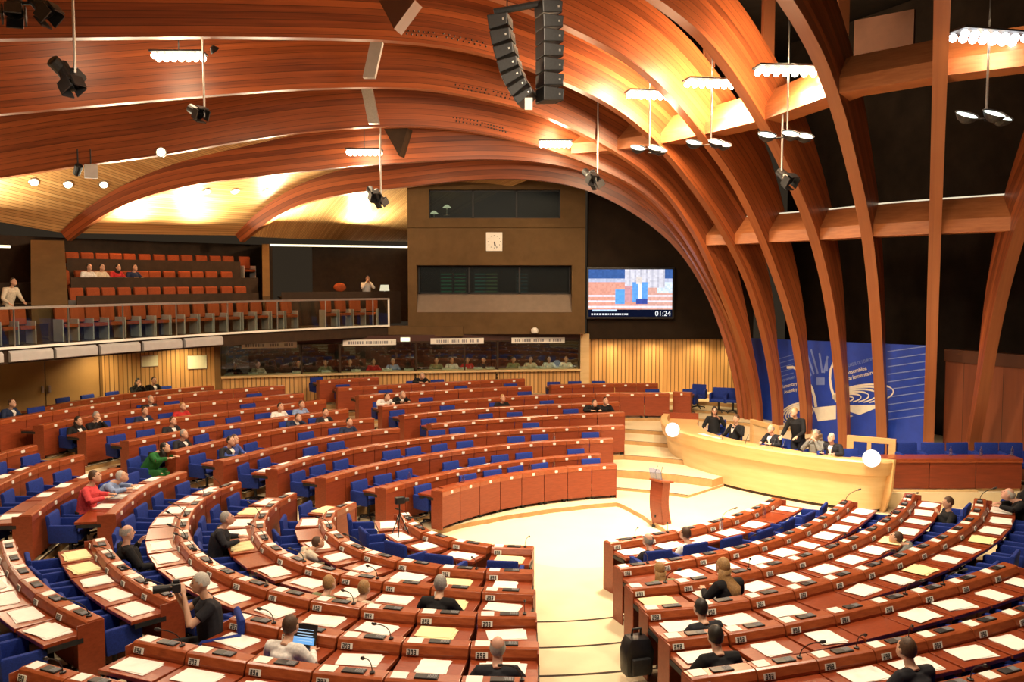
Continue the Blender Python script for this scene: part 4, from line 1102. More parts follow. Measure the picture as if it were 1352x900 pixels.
# profile is (y,z): y along minus normal
o.rotation_euler = (0, 0, ang); o.location = (ex, ey, 0); o.scale = (1, -1, 1)
p = PC[0]; t0 = PC[1]-PC[0]; a0 = math.atan2(t0[1], t0[0])
o = MB().prism([(-.5,.0),(.02,.0),(.14,.5),(.30,1.24),(-.75,1.24),(-.75,.0)], -.07, 0).obj('end_panel', M['desk'], pd)
o.rotation_euler = (0, 0, a0); o.location = (p[0], p[1], 0); o.scale = (1, -1, 1)
for i, (u, v, Y) in enumerate(((888.5, 568.5, None), (1150.5, 607, None))):
    tt2 = np.gradient(PC, axis=0); tt2 /= np.hypot(tt2[:, 0], tt2[:, 1])[:, None]; Q2 = PC + np.stack([tt2[:, 1], -tt2[:, 0]], 1)*.40
    k2 = int(np.argmin(abs(676 + FPX*Q2[:, 0]/Q2[:, 1] - u))); q2 = Q2[k2]; nn2 = np.array([tt2[k2, 1], -tt2[k2, 0]])
    g = empty('globe_lamp', ('glowing white globe lamp at the far end of the presidium desk', 'glowing white globe lamp at the near end of the presidium desk')[i], 'lamp', (q2[0], q2[1], CAMZ - (v-HOR)/FPX*q2[1]))
    MB().ell((0,0,0), (.19,.19,.19), 18, 12).obj('globe', M['globe'], g, smooth='all'); an_ = math.atan2(-nn2[1], -nn2[0])
    MB().tube([(0,0,-.02),(math.cos(an_)*.22, math.sin(an_)*.22, -.02)], .04, 8).obj('bracket', M['blondtop'], g)
# low blond backrest screens behind the presidium
def back_screen(px, z, zb, label, panels=0):
    P = [at_z(u, v, z) for u, v in px]; d = P[-1]-P[0]; L = math.hypot(d.x, d.y); r_ = empty('back_screen', label, 'screen wall', (P[0].x, P[0].y, 0), math.atan2(d.y, d.x))
    MB().box(0, L, 0, .10, z-.13, z).box(0, L, 0, .10, zb, zb+.3).box(0, .16, 0, .10, zb+.3, z-.13).box(L-.16, L, 0, .10, zb+.3, z-.13).obj('frame', M['blondtop'], r_, bevel=.008)
    if panels:
        for i in range(panels):
            MB().box(.17+(L-.33)*i/panels, .17+(L-.33)*(i+1)/panels-.09, .0, .08, zb+.3, z-.13).obj('padded_panel', M['blue'], r_, bevel=.02)
        for i in range(1, panels): MB().box(.17+(L-.33)*i/panels-.09, .17+(L-.33)*i/panels, 0, .1, zb+.3, z-.13).obj('upright', M['blondtop'], r_)
    else: MB().box(.16, L-.16, .02, .08, zb+.3, z-.13).obj('board', M['blond'], r_)
back_screen([(990,553),(1025,562)], 1.32, STG, 'plain blond wood screen beside the fins at the far end of the presidium')
back_screen([(1118,574.5),(1183,580)], 1.42, STG, 'blond wood frame with blue padded panels at the near end of the presidium', 2)
def desk_point(u, back):
    """plan point behind the presidium front at photo column u"""
    r = (u-676)/FPX; P = np.array([p for p in PC]); t = np.gradient(P, axis=0); t /= np.hypot(t[:,0], t[:,1])[:,None]; Q = P + np.stack([-t[:,1], t[:,0]], 1)*back
    f = Q[:,0]-r*Q[:,1]; i = int(np.argmin(abs(f))); n_ = np.array([t[i,1], -t[i,0]]); return Q[i], math.atan2(-n_[1], -n_[0]) - PI/2
pch = {}
for i, (u, lab) in enumerate(((932,'blue armchair at the far end of the presidium, beside the dark-haired woman'),(965,'blue armchair under the man in black at the far end of the presidium'),(1020,'blue armchair of the man sitting alone at the presidium'),(1045,'blue armchair beside the standing woman at the presidium'),(1076,'blue armchair of the grey-jacketed sitter at the presidium'),(1104,'blue armchair of the white-haired man at the presidium'),(1130,'empty blue armchair at the near end of the presidium'))):
    q2, rz = desk_point(u, 1.25); pch[i] = place_chair((q2[0], q2[1], STG), rz, lab, 'blue chairs at the presidium')
for i, (u, v) in enumerate(((1008, 571), (1030, 577), (1062, 586), (1090, 590.5), (1120, 594.5), (945, 561.5), (930,558.5))):
    q2, rz = desk_point(u, .36); o = bpy.data.objects.new('paper_stack', pm[i % 5]); C.objects.link(o); o.location = (q2[0], q2[1], 1.062); o.rotation_euler = (0,0,rz)
    tag(o, f'white papers on the presidium desk, {ORD[i]} heap', 'papers', 'papers on the presidium desk')
for i, u in enumerate((955, 985, 1018, 1035, 1058, 1085)):
    q2, rz = desk_point(u, .22); r_ = empty('desk_microphone', f'slim black microphone on the presidium desk, {ORD[i]} from its far end', 'microphone', (q2[0], q2[1], 1.062), rz, 'microphones on the presidium desk')
    MB().lathe([(.05,0),(.05,.02),(.01,.03)], (0,0,0), 10).obj('base', M['black'], r_); MB().tube([(0,0,.02),(0,.03,.15),(0,.12,.28)], .007, 6).obj('gooseneck', M['black'], r_)
# red bench front on a blond plinth, with blue chairs behind
a, b = at_z(1167, 672, 0), at_z(1292, 674, 0); y0 = 20.45
pb = empty('plinth_bench', 'red-brown bench front on a blond plinth beside the presidium desk', 'bench', (8.45, y0, 0)); Lx = 11.62-8.45
MB().box(0, 2.15, -.06, .5, 0, .40).obj('plinth', M['blond'], pb, bevel=.01)
for i in range(3): MB().box(i*Lx/3+.008, (i+1)*Lx/3-.008, 0, .05, .42, 1.06).obj('front_panel', M['redpanel'], pb, bevel=.006)
MB().box(0, Lx, -.03, .5, 1.06, 1.11).obj('worktop', M['desktop'], pb, bevel=.008); MB().box(2.15, Lx, .05, .45, 0.0, .42).obj('base', M['blond'], pb)
MB().box(0, Lx, -.03, .02, 1.02, 1.06).obj('edge_strip', M['ledge'], pb)
for i, u in enumerate((1204, 1237, 1273, 1309, 1342)):
    p = at_y(u, 590, 21.05); place_chair((p.x, p.y, STG), math.radians(random.Random(i).uniform(-8, 8)), f'tall blue chair behind the red plinth bench, {ORD[i]} from the presidium', 'blue chairs behind the plinth bench').scale = (1.12, 1, 1.22)
for i, u in enumerate((1255, 1295, 1336)):
    p = at_y(u, 604, 20.75); o = MB().lathe([(.035,0),(.038,.02),(.038,.14),(.015,.19),(.015,.22)], (0,0,0), 10).obj('water_bottle', M['bottle'], smooth=True, loc=(p.x, p.y, 1.112)); tag(o, f'small clear water bottle on the red plinth bench, {ORD[i]} from the presidium', 'bottle', 'bottles on the plinth bench')
for s, u, v in (('B1', 627, 632), ('B1', 699, 622), ('B1', 735, 617), ('B2', 553, 630), ('B3', 735, 581), ('R1', 938, 690), ('R1', 1000, 668)):
    q = unit_at(s, u); o = MB().lathe([(.034,0),(.037,.02),(.037,.15),(.014,.21),(.014,.24)], (0,0,0), 10).obj('water_bottle', M['bottle'], smooth=True, loc=on_unit(q, .12, .33, .702)); tag(o, 'water bottle, ' + where(q), 'bottle', 'water bottles on the desks')
# chairs and a small desk near the wall screen
for i, (u, v) in enumerate(((921, 530), (949, 535), (968, 536))):
    p = at_z(u, v, 1.0); place_chair((p.x, p.y, .77), -.4, ('blue chair by the slatted wall beside the end desk', 'blue chair by the slatted wall behind the dark-haired woman', 'blue chair by the slatted wall nearest the fins')[i], 'blue chairs by the slatted wall')
# ------------------------------------------------------------------ lectern
lp = at_z(870, 697, ARENA_Z); lc = empty('lectern', 'red-brown curved speaker lectern standing alone on the pale arena floor', 'lectern', (lp.x, lp.y, ARENA_Z), math.radians(-50)); lc.scale = (.66, .85, 1)
def bowed(x0, x1, th, name, m, off=0):
    n_ = 12; F, Bk = [], []
    for i in range(n_+1):
        z = .02 + 1.0*i/n_; y = .10*math.sin(PI*i/n_) * -1 - .08*(i/n_); F.append((y+off, z)); Bk.append((y+off+th, z))
    mb = MB().prism(F + Bk[::-1], x0, x1); return mb.obj(name, m, lc, smooth=True)
bowed(-.24, .24, .05, 'front_panel', M['desk']); bowed(-.25, -.21, .28, 'side_panel', M['desk']); bowed(.21, .25, .28, 'side_panel', M['desk'])
MB().prism([(-.14,1.02),(-.14,1.06),(.30,1.0),(.30,.96)], -.27, .27).obj('reading_top', M['ledge'], lc, bevel=.006)
MB().box(-.24, .24, -.05, .26, 0, .06).obj('base', M['blackmat'], lc)
MB().prism([(-.12,1.07),(-.20,1.30),(-.185,1.305),(-.105,1.07)], -.24, .24).obj('acrylic_screen', M['acrylic'], lc)
MB().tube([(.12,.0,1.04),(.12,-.05,1.20),(.10,.02,1.33)], .008, 6).obj('microphone', M['black'], lc); MB().tube([(-.12,.0,1.04),(-.12,-.05,1.20),(-.10,.02,1.33)], .008, 6).obj('microphone', M['black'], lc)
MB().lathe([(.03,0),(.03,.02)], (0,0,0), 10).obj('socket', M['black'], lc, loc=(-.02,-.125,.28)).rotation_euler = (PI/2,0,0)
# mini tripod with a video camera on the first bench
q = unit_at('N1', 552, 698); tp = empty('camera_tripod', 'small black tripod with a video camera on the front bench', 'tripod', on_unit(q, .05, .435, .702), q['rz'])
for k in range(3):
    a = 2*PI*k/3+.5; MB().tube([(0,0,.40),(.17*math.cos(a), .17*math.sin(a), .005)], .011, 6).obj('leg', M['black'], tp)
MB().tube([(0,0,.30),(0,0,.56)], .014, 8).obj('column', M['black'], tp); cb_ = MB().box(-.05,.05,-.09,.08,.56,.68).obj('camera_body', M['black'], tp, bevel=.012); MB().tube([(0,-.09,.62),(0,-.17,.62)], .035, 10).obj('lens', M['blackmat'], cb_); MB().box(.05,.056,-.03,.05,.58,.66).obj('screen_flap', M['metal'], cb_)
# black rucksack on the floor by the aisle
bp_ = at_z(846, 893, .42); bg = empty('rucksack', 'black rucksack with a coat slumped at the aisle end of a desk', 'bag', (bp_.x-.06, bp_.y-.05, ZL[5]), .3)
MB().prism([(-.17,.0),(.17,.0),(.19,.30),(.13,.46),(-.12,.47),(-.18,.30)], -.11, .12, 'y').obj('body', M['black'], bg, bevel=.05, smooth=True); MB().box(-.12,.12,-.17,-.09,.04,.24).obj('pocket', M['blackmat'], bg, bevel=.03, smooth=True); MB().tube([(-.06,.02,.45),(-.05,0,.55),(.05,0,.55),(.06,.02,.45)], .014, 6).obj('handle', M['blackmat'], bg)
for s_ in (-1, 1): MB().tube([(s_*.08,.12,.44),(s_*.10,.19,.32),(s_*.11,.17,.15),(s_*.12,.11,.05)], .016, 6).obj('strap', M['blackmat'], bg)
# laptop of the man in the white shirt
q = unit_at('N5', 408); lt = empty('laptop', 'open black laptop with a lit blue screen before the white-shirted man', 'laptop', on_unit(q, .0, .42, .702), q['rz']+.05)
MB().box(-.17,.17,-.10,.13,0,.018).obj('keyboard_base', M['black'], lt, bevel=.004)
sd = MB().prism([(-.10,.018),(-.17,.24),(-.162,.243),(-.092,.018)], -.17, .17).obj('lid', M['black'], lt); sw = MB().add([(-.15,-.0985,.04),(.15,-.0985,.04),(.15,-.1560,.222),(-.15,-.1560,.222)], [(0,1,2,3)]); sw.obj('screen', glow('laptop_screen', (.22,.52,.95), .95), sd)
tl = MB(); 
for k in range(5): z = .07+k*.028; y = -.0985-(z-.04)*.3165+.0025; tl.box(-.13, .06+.05*(k%2), y-.0005, y, z, z+.008)
tl.obj('screen_text', glow('laptop_text', (.55,.78,1), .9), sd)

# ------------------------------------------------------------------ lamps in the ceiling
def cluster(u, v, Y, W, power, label, top=11.2, tilt=0, m='bulb', nb=7, bowls=(), pole=None, stem=True):
    p = at_y(u, v, Y); c = empty('lamp_cluster', label, 'lamp', tuple(p), tilt, 'lamp clusters under the ceiling')
    MB().box(-W, W, -.26, .26, .02, .06).obj('tray', M['blackmat'], c, bevel=.01)
    me = None
    for i in range(nb):
        for k in (-1, 1):
            if me is None: o = MB().ell((0,0,0), (.075,.075,.075), 10, 7).obj('bulb', M[m], c, smooth='all'); me = o.data
            else: o = bpy.data.objects.new('bulb', me); C.objects.link(o); o.parent = c
            o.location = (-W+.09 + (2*W-.18)*i/(nb-1), k*.15, -.06)
    if stem: MB().tube([(0,0,.06),(0,0,max(.3, top-p.z))], .014, 6).obj('hanger', M['blackmat'], c)
    sh = .45 if power > 1000 else 0
    point('cluster_light', (p.x+sh, p.y+sh*.6, p.z-.30-sh*.4), power*.5, .3); point('cluster_light', (p.x, p.y, p.z+.28), power*.25, .3)
    if pole:
        MB().tube([(0,0,0),(0,0,-pole)], .022, 8).obj('pole', M['metal'], c)
        for i, (dx, dy) in enumerate(bowls):
            b = MB().lathe([(.06,-.16),(.15,-.10),(.21,.0),(.20,.0),(.14,-.08),(.0,-.10)], (0,0,0), 16).obj('bowl', M['blackmat'], c, loc=(dx, dy, -pole+.02)); MB().lathe([(.19,-.02),(.10,-.012),(.0,-.008)], (0,0,0), 16).obj('glowing_top', M['disc'], b); b.rotation_euler = (.52, 0, 0)
            MB().tube([(-dx,-dy,-.05),(0,0,-.12)], .016, 6).obj('arm', M['blackmat'], b)
    return c
cluster(236, 72, 22, .62, 190, 'bright lamp cluster before the ribs over the curved benches, with a pole beside it', 11.6)
cluster(481, 199, 28.2, .55, 190, 'bright lamp cluster hanging before the rib over the clock tower', 10.2)
cluster(733, 188, 27.4, .5, 420, 'bright lamp cluster tucked between the ribs beside the loudspeakers', 10.6, stem=False)
cluster(38, -3, 20, .6, 170, 'lamp cluster at the upper corner above the first spotlight pole', 12.3)
cluster(858, 123, 24.3, .62, 2300, 'bright lamp cluster between ribs, first of those with bowl lamps from the loudspeakers', 11.6, .2, bowls=((-.35,-.1),(.12,-.15),(.35,.15)), pole=1.45)
cluster(940, 108, 22.8, .68, 2300, 'bright lamp cluster between ribs, second of those with bowl lamps from the loudspeakers', 11.6, .2, bowls=((-.45,0),(.05,-.2),(.38,.1)), pole=1.5)
cluster(1041, 91, 20.0, .72, 1900, 'bright lamp cluster between ribs, third of those with bowl lamps from the loudspeakers', 12.6, .1, bowls=((-.45,0),(.0,-.2),(.42,.05)), pole=1.42)
cluster(1306, 46, 16.5, .72, 200, 'white lamp cluster with three bowl lamps beyond the upright rib', 12.6, .25, m='bulbw', bowls=((-.36,.05),(.0,-.2),(.42,.1)), pole=1.42)

def pole_spot(u0, v0, v1, Y, bodies, label, top=None):
    a, b = at_y(u0, v0, Y), at_y(u0+2, v1, Y); r = empty('spotlight', label, 'spotlight', tuple(b), 0, 'spotlights on poles')
    MB().tube([(0,0,-.05),(0,0,(top or a.z)-b.z)], .025, 8).obj('pole', M['metal'], r)
    for (dx, dz, az, el) in bodies:
        rot = Matrix.Rotation(az, 3, 'Z') @ Matrix.Rotation(el, 3, 'X'); m_ = MB()
        m_.lathe([(.075,-.20),(.11,-.18),(.115,.06),(.15,.20),(.14,.20),(.10,.08)], (0,0,0), 14); m_.v = [tuple(rot @ Vector(v) + Vector((dx, 0, dz))) for v in m_.v]
        h = m_.obj('lamp_head', M['black'], r); 
        f = MB(); 
        for s_ in (-1, 1): f.box(s_*.16-.012, s_*.16+.012, -.12, .12, .16, .36); f.box(-.12, .12, s_*.16-.012, s_*.16+.012, .16, .36)
        f.v = [tuple(rot @ Vector(v) + Vector((dx, 0, dz))) for v in f.v]; f.obj('barn_door', M['black'], h)
        MB().tube([(0,0,0),(dx,0,dz)], .03, 6).obj('bracket', M['blackmat'], r)
pole_spot(97, -6, 92, 15.5, [(-.24,.02,2.6,2.2),(-.16,-.06,1.2,2.6)], 'black spotlight pair on a pole in the upper corner before the ribs', 13)
pole_spot(268, 50, 152, 21.6, [(-.22,.10,.9,2.0)], 'black spotlight on a long pole beside the round lamp cluster', 12)
pole_spot(501, 170, 257, 27.6, [(-.28,.08,.6,2.2),(-.10,-.02,2.4,2.5)], 'black spotlights on a pole before the glowing ceiling by the tower', 10.6)
pole_spot(787, 190, 231, 26.9, [(-.28,.02,.6,2.2),(-.12,-.04,2.0,2.6)], 'black spotlights on a short pole below the lamp glow between ribs', 10.5)
pole_spot(22, -40, 4, 14.5, [(-.06,0,.4,2.6),(.32,0,1.4,2.4)], 'black spotlight heads hanging into view at the very top corner', 13)
pole_spot(1030, 205, 232, 21.5, [(.05,0,.5,2.2)], 'small spotlight fixed between the fins under the bowl lamps', 9.0)
# round reflector at the second pole top
p = at_y(284, 67, 21.6); o = MB().lathe([(.05,.12),(.12,.0),(.11,.0)], (0,0,0), 14).obj('reflector_lamp', M['blackmat'], loc=tuple(p)); o.rotation_euler = (.6, -.6, 0); tag(o, 'small round white reflector lamp beside the long pole top', 'lamp'); MB().lathe([(.10,.01),(.0,.03)], (0,0,0), 14).obj('lit_face', M['bulbw'], o)
# recessed downlights and twin spots in the gallery ceiling
def on_mesh_ray(u, v):
    dg = bpy.context.evaluated_depsgraph_get(); ok, loc, nrm, i, ob, mt = bpy.context.scene.ray_cast(dg, Vector((0,0,CAMZ)), ray(u, v).normalized()); return (loc, nrm) if ok else (None, None)
for i, (u, v) in enumerate(((213,201),(45,240),(90,243),(137,243),(273,252),(310,252),(352,252))):
    loc, nrm = on_mesh_ray(u, v)
    if loc is None: continue
    if nrm.dot(ray(u, v)) > 0: nrm = -nrm
    o = MB().lathe([(.15,.0),(.15,.03),(.13,.04)], (0,0,0), 14).obj('downlight', M['metal']); o.location = loc; o.rotation_euler = nrm.to_track_quat('Z', 'Y').to_euler(); tag(o, f'small round downlight in the boarded gallery ceiling, {ORD[i]} of the scatter', 'downlight', 'downlights in the gallery ceiling'); MB().lathe([(.12,.042),(.0,.045)], (0,0,0), 14).obj('lit_lens', M['spot'], o)
for i, (u, v) in enumerate(((103,223),(120,223))):
    p = at_y(u, v, 26); o = empty('ceiling_spot', ('tilted dark', 'square grey')[i] + ' small spot hanging from the gallery ceiling', 'spotlight', tuple(p), i*.5)
    if i == 0: MB().lathe([(.10,-.18),(.11,.12),(.06,.16)], (0,0,0), 12).obj('head', M['blackmat'], o).rotation_euler = (.5,.6,0)
    else: MB().box(-.17,.17,-.1,.1,-.26,.12).obj('head', M['grey'], o, bevel=.01)
    MB().tube([(0,0,.1),(0,0,.55)], .02, 6).obj('stem', M['blackmat'], o)

# ------------------------------------------------------------------ hanging loudspeaker columns
def line_array(px, Y, W, D, label, curve):
    n_ = len(px)-1; p0 = at_y(*px[0], Y); r = empty('loudspeaker_column', label, 'loudspeaker', tuple(p0), curve, 'hanging loudspeaker columns'); inv = Matrix.Rotation(-curve, 3, 'Z')
    for i in range(n_):
        a, b = at_y(*px[i], Y), at_y(*px[i+1], Y); a = inv @ (a-p0); b = inv @ (b-p0); d = (b-a); L = d.length; an = math.atan2(d.x, -d.z)
        m_ = MB().prism([(-D*.5, 0), (D*.5, -.02), (D*.42, -L+.035), (-D*.5, -L+.012)], -W/2, W/2, 'y'); R_ = Matrix.Rotation(-an, 3, 'Y'); m_.v = [tuple(R_ @ Vector(v) + a) for v in m_.v]
        c = m_.obj('cabinet', M['black'], r, bevel=.012)
        g = MB().box(D*.44, D*.47, -W*.42, W*.42, -L*.85, -L*.12); g.v = [tuple(R_ @ Vector(v) + a) for v in g.v]; g.obj('grille', M['blackmat'], c)
        s_ = MB()
        for yy in (-W/2-.008, W/2-.004): s_.box(D*.22, D*.30, yy, yy+.012, -L*.55, -L*.42)
        s_.v = [tuple(R_ @ Vector(v) + a) for v in s_.v]; s_.obj('rigging_pin', M['metal'], c)
    return r
YS = 13.5
l1 = line_array([(660,22),(663,42),(667,62),(672,80),(677,97),(684,112),(692,124),(699,135)], YS, .42, .30, 'curved black loudspeaker column hanging free of the arm, white tag at its tip', -.2)
p = at_y(698, 137, YS-.25); o = MB().box(-.055,.055,-.01,.01,-.085,.085).obj('tag_plate', M['white'], loc=tuple(p)); o.parent = l1; o.matrix_parent_inverse = l1.matrix_world.inverted() if False else (Matrix.Translation(l1.location) @ Matrix.Rotation(-.2,4,'Z')).inverted(); o['label'] = 'white tag'
l2 = line_array([(724,3),(725,22),(726,41),(726,60),(726,79),(726,98),(726,117),(726,137)], YS, .34, .32, 'straight black loudspeaker column with rows of pins, beside the curved one', .35)
a, b = at_y(652, 16, YS), at_y(740, 0, YS); hb = empty('hanging_bar', 'black slanted bar carrying both loudspeaker columns', 'bar', tuple(a)); d = b-a
m_ = MB().tube([(0,0,0), tuple(d)], .05, 8); m_.obj('arm', M['blackmat'], hb); 
for k in (.2, .85): MB().tube([tuple(d*k), tuple(Vector((d*k).to_tuple())+Vector((0,0,7)))], .012, 6).obj('cable', M['blackmat'], hb)
for k, z in ((.12,.10),(.18,.12)): MB().tube([tuple(d*k), tuple(d*k+Vector((.03,0,-z)))], .02, 6).obj('shackle', M['metal'], hb)
# struts that cross under the ceiling behind the loudspeakers
for i, (px, Y, lab) in enumerate((([(500,0),(520,38),(548,0)], 19.2, 'dark wooden wedge bracket between the topmost ribs'), ([(497,55),(484,98)], 21.2, 'short slanted wooden strut with a small lamp between ribs'), ([(484,117),(491,160)], 23.6, 'pale metal strut bridging two ribs above the clock tower'), ([(507,170),(527,206),(538,169)], 27.9, 'dark wooden triangle bracket under the rib above the tower lamp'))):
    P = [at_y(u, v, Y) for u, v in px]
    if len(P) == 3:
        o = MB().add([tuple(p) for p in P] + [tuple(p + Vector((.1,.5,0))) for p in P], [(0,1,2),(3,5,4),(0,3,4,1),(1,4,5,2),(2,5,3,0)]).obj('bracket', M['gdark' if i == 3 else 'fin'])
        o.name = 'rib_bracket'
    else:
        d = P[1]-P[0]; o = MB().add([tuple(P[0]+Vector((s_*.14, y_, 0))) for s_ in (-1,1) for y_ in (0,.2)] + [tuple(P[1]+Vector((s_*.14, y_+.3, 0))) for s_ in (-1,1) for y_ in (0,.2)], [(0,1,3,2),(4,6,7,5),(0,2,6,4),(1,5,7,3),(0,4,5,1),(2,3,7,6)]).obj('rib_strut', M['metal' if i == 2 else 'grey'])
    tag(o, lab, 'bracket', kind='thing')
# ------------------------------------------------------------------ people
SKIN = {'a': mat('skin_light', (.58,.33,.22), .55, var=.06, scale=12), 'b': mat('skin_pink', (.62,.34,.25), .55, var=.06, scale=12), 'c': mat('skin_tan', (.42,.22,.13), .55, var=.06, scale=12)}
HAIR = {'brown': mat('hair_brown', (.07,.032,.014), .6, var=.4, scale=60), 'dark': mat('hair_dark', (.014,.010,.008), .5, var=.4, scale=60), 'grey': mat('hair_grey', (.30,.28,.26), .6, var=.25, scale=60),
        'white': mat('hair_white', (.46,.43,.39), .6, var=.15, scale=60), 'blond': mat('hair_blond', (.34,.19,.07), .6, var=.3, scale=60)}
CL = {}
def cloth(key, col):
    if key not in CL: CL[key] = mat('cloth_'+key, col, .85, var=.18, scale=30, spec=.2)
    return CL[key]
cloth('black', (.012,.012,.014)); cloth('dark', (.022,.022,.028)); cloth('navy', (.02,.03,.07)); cloth('white', (.72,.70,.68)); cloth('cream', (.62,.54,.42)); cloth('pink', (.62,.07,.08))
cloth('blue', (.06,.10,.34)); cloth('paleblue', (.22,.30,.50)); cloth('green', (.02,.12,.03)); cloth('grey', (.16,.16,.15)); cloth('red', (.45,.03,.03)); cloth('denim', (.03,.04,.07)); cloth('olive', (.20,.22,.12)); cloth('shoe', (.015,.012,.01))

def remesh(mb, name, voxel, m):
    me = mb.mesh(name+'_raw', []); o = bpy.data.objects.new('tmp', me); C.objects.link(o)
    r = o.modifiers.new('r', 'REMESH'); r.mode = 'VOXEL'; r.voxel_size = voxel
    s = o.modifiers.new('s', 'SMOOTH'); s.factor = .5; s.iterations = 2
    out = bpy.data.meshes.new_from_object(o.evaluated_get(bpy.context.evaluated_depsgraph_get())); bpy.data.objects.remove(o); bpy.data.meshes.remove(me)
    out.name = name; out.materials.clear(); out.materials.append(m); out.polygons.foreach_set('use_smooth', [True]*len(out.polygons)); return out
V = Vector
POSES = {
 # hips, chest, head, elbows, wrists, knees, ankles of each pose  (figure faces -y, seat height .42)
 'desk':  dict(hip=(0,0,.46), chest=(0,-.09,.88), head=(0,-.19,1.13), el=((-.27,-.16,.76),(.27,-.16,.76)), wr=((-.14,-.38,.79),(.14,-.38,.79)), kn=((-.11,-.42,.47),(.11,-.42,.47)), an=((-.12,-.38,.09),(.12,-.38,.09)), nod=.35),
 'back':  dict(hip=(0,-.06,.45), chest=(0,.08,.88), head=(0,.06,1.15), el=((-.30,-.02,.70),(.29,-.06,.74)), wr=((-.26,-.24,.68),(.12,-.15,.96)), kn=((-.13,-.45,.48),(.13,-.45,.48)), an=((-.13,-.52,.09),(.13,-.44,.09)), nod=.0),
 'face':  dict(hip=(0,0,.46), chest=(0,-.05,.90), head=(.02,-.12,1.16), el=((-.24,-.26,.78),(.24,-.26,.78)), wr=((-.06,-.23,1.03),(.07,-.23,1.03)), kn=((-.11,-.42,.47),(.11,-.42,.47)), an=((-.12,-.38,.09),(.12,-.38,.09)), nod=.2),
 'lean':  dict(hip=(0,.04,.46), chest=(.03,-.22,.80), head=(.04,-.40,.99), el=((-.26,-.34,.77),(.29,-.32,.77)), wr=((-.10,-.52,.79),(.16,-.54,.79)), kn=((-.11,-.38,.47),(.11,-.38,.47)), an=((-.12,-.34,.09),(.12,-.34,.09)), nod=.5),
 'photo': dict(hip=(0,.02,.46), chest=(0,-.02,.93), head=(0,-.10,1.21), el=((-.24,-.24,.84),(.24,-.24,.80)), wr=((-.05,-.36,1.13),(.07,-.28,1.12)), kn=((-.13,-.42,.48),(.13,-.42,.48)), an=((-.14,-.40,.09),(.14,-.40,.09)), nod=.0),
 'stand': dict(hip=(0,.0,.92), chest=(.02,-.16,1.34), head=(.03,-.28,1.60), el=((-.27,-.20,1.10),(.28,-.22,1.12)), wr=((-.22,-.42,.98),(.22,-.44,1.02)), kn=((-.10,-.04,.50),(.10,-.02,.50)), an=((-.11,.02,.09),(.11,.02,.09)), nod=.35),
}
def hand(mb, wr, el, curl, side):
    w, e = V(wr), V(el); d = (w-e).normalized(); pr = d.cross(V((0,0,1))).normalized() if abs(d.z) < .9 else V((1,0,0)); up = pr.cross(d).normalized()
    pc_ = w + d*.045; R = Matrix((pr, d, up)).transposed(); mb.ell(pc_, (.042,.052,.018), 10, 8, R)
    for i, (o, L) in enumerate(((-.030,.060),(-.010,.072),(.011,.068),(.031,.054))):
        b = pc_ + d*.04 + pr*o; k = b + d*L*.5 - up*.012*curl; t = k + (d*(1-.5*curl) - up*curl*.8).normalized()*L*.5
        mb.tube([b, k, t], [.0095,.0088,.0075], 6)
    s_ = -side; b = w + d*.03 + pr*.034*s_; mb.tube([b, b + d*.03 + pr*.026*s_ - up*.006, b + d*.062 + pr*.030*s_ - up*.018*curl], [.012,.0105,.0085], 6)
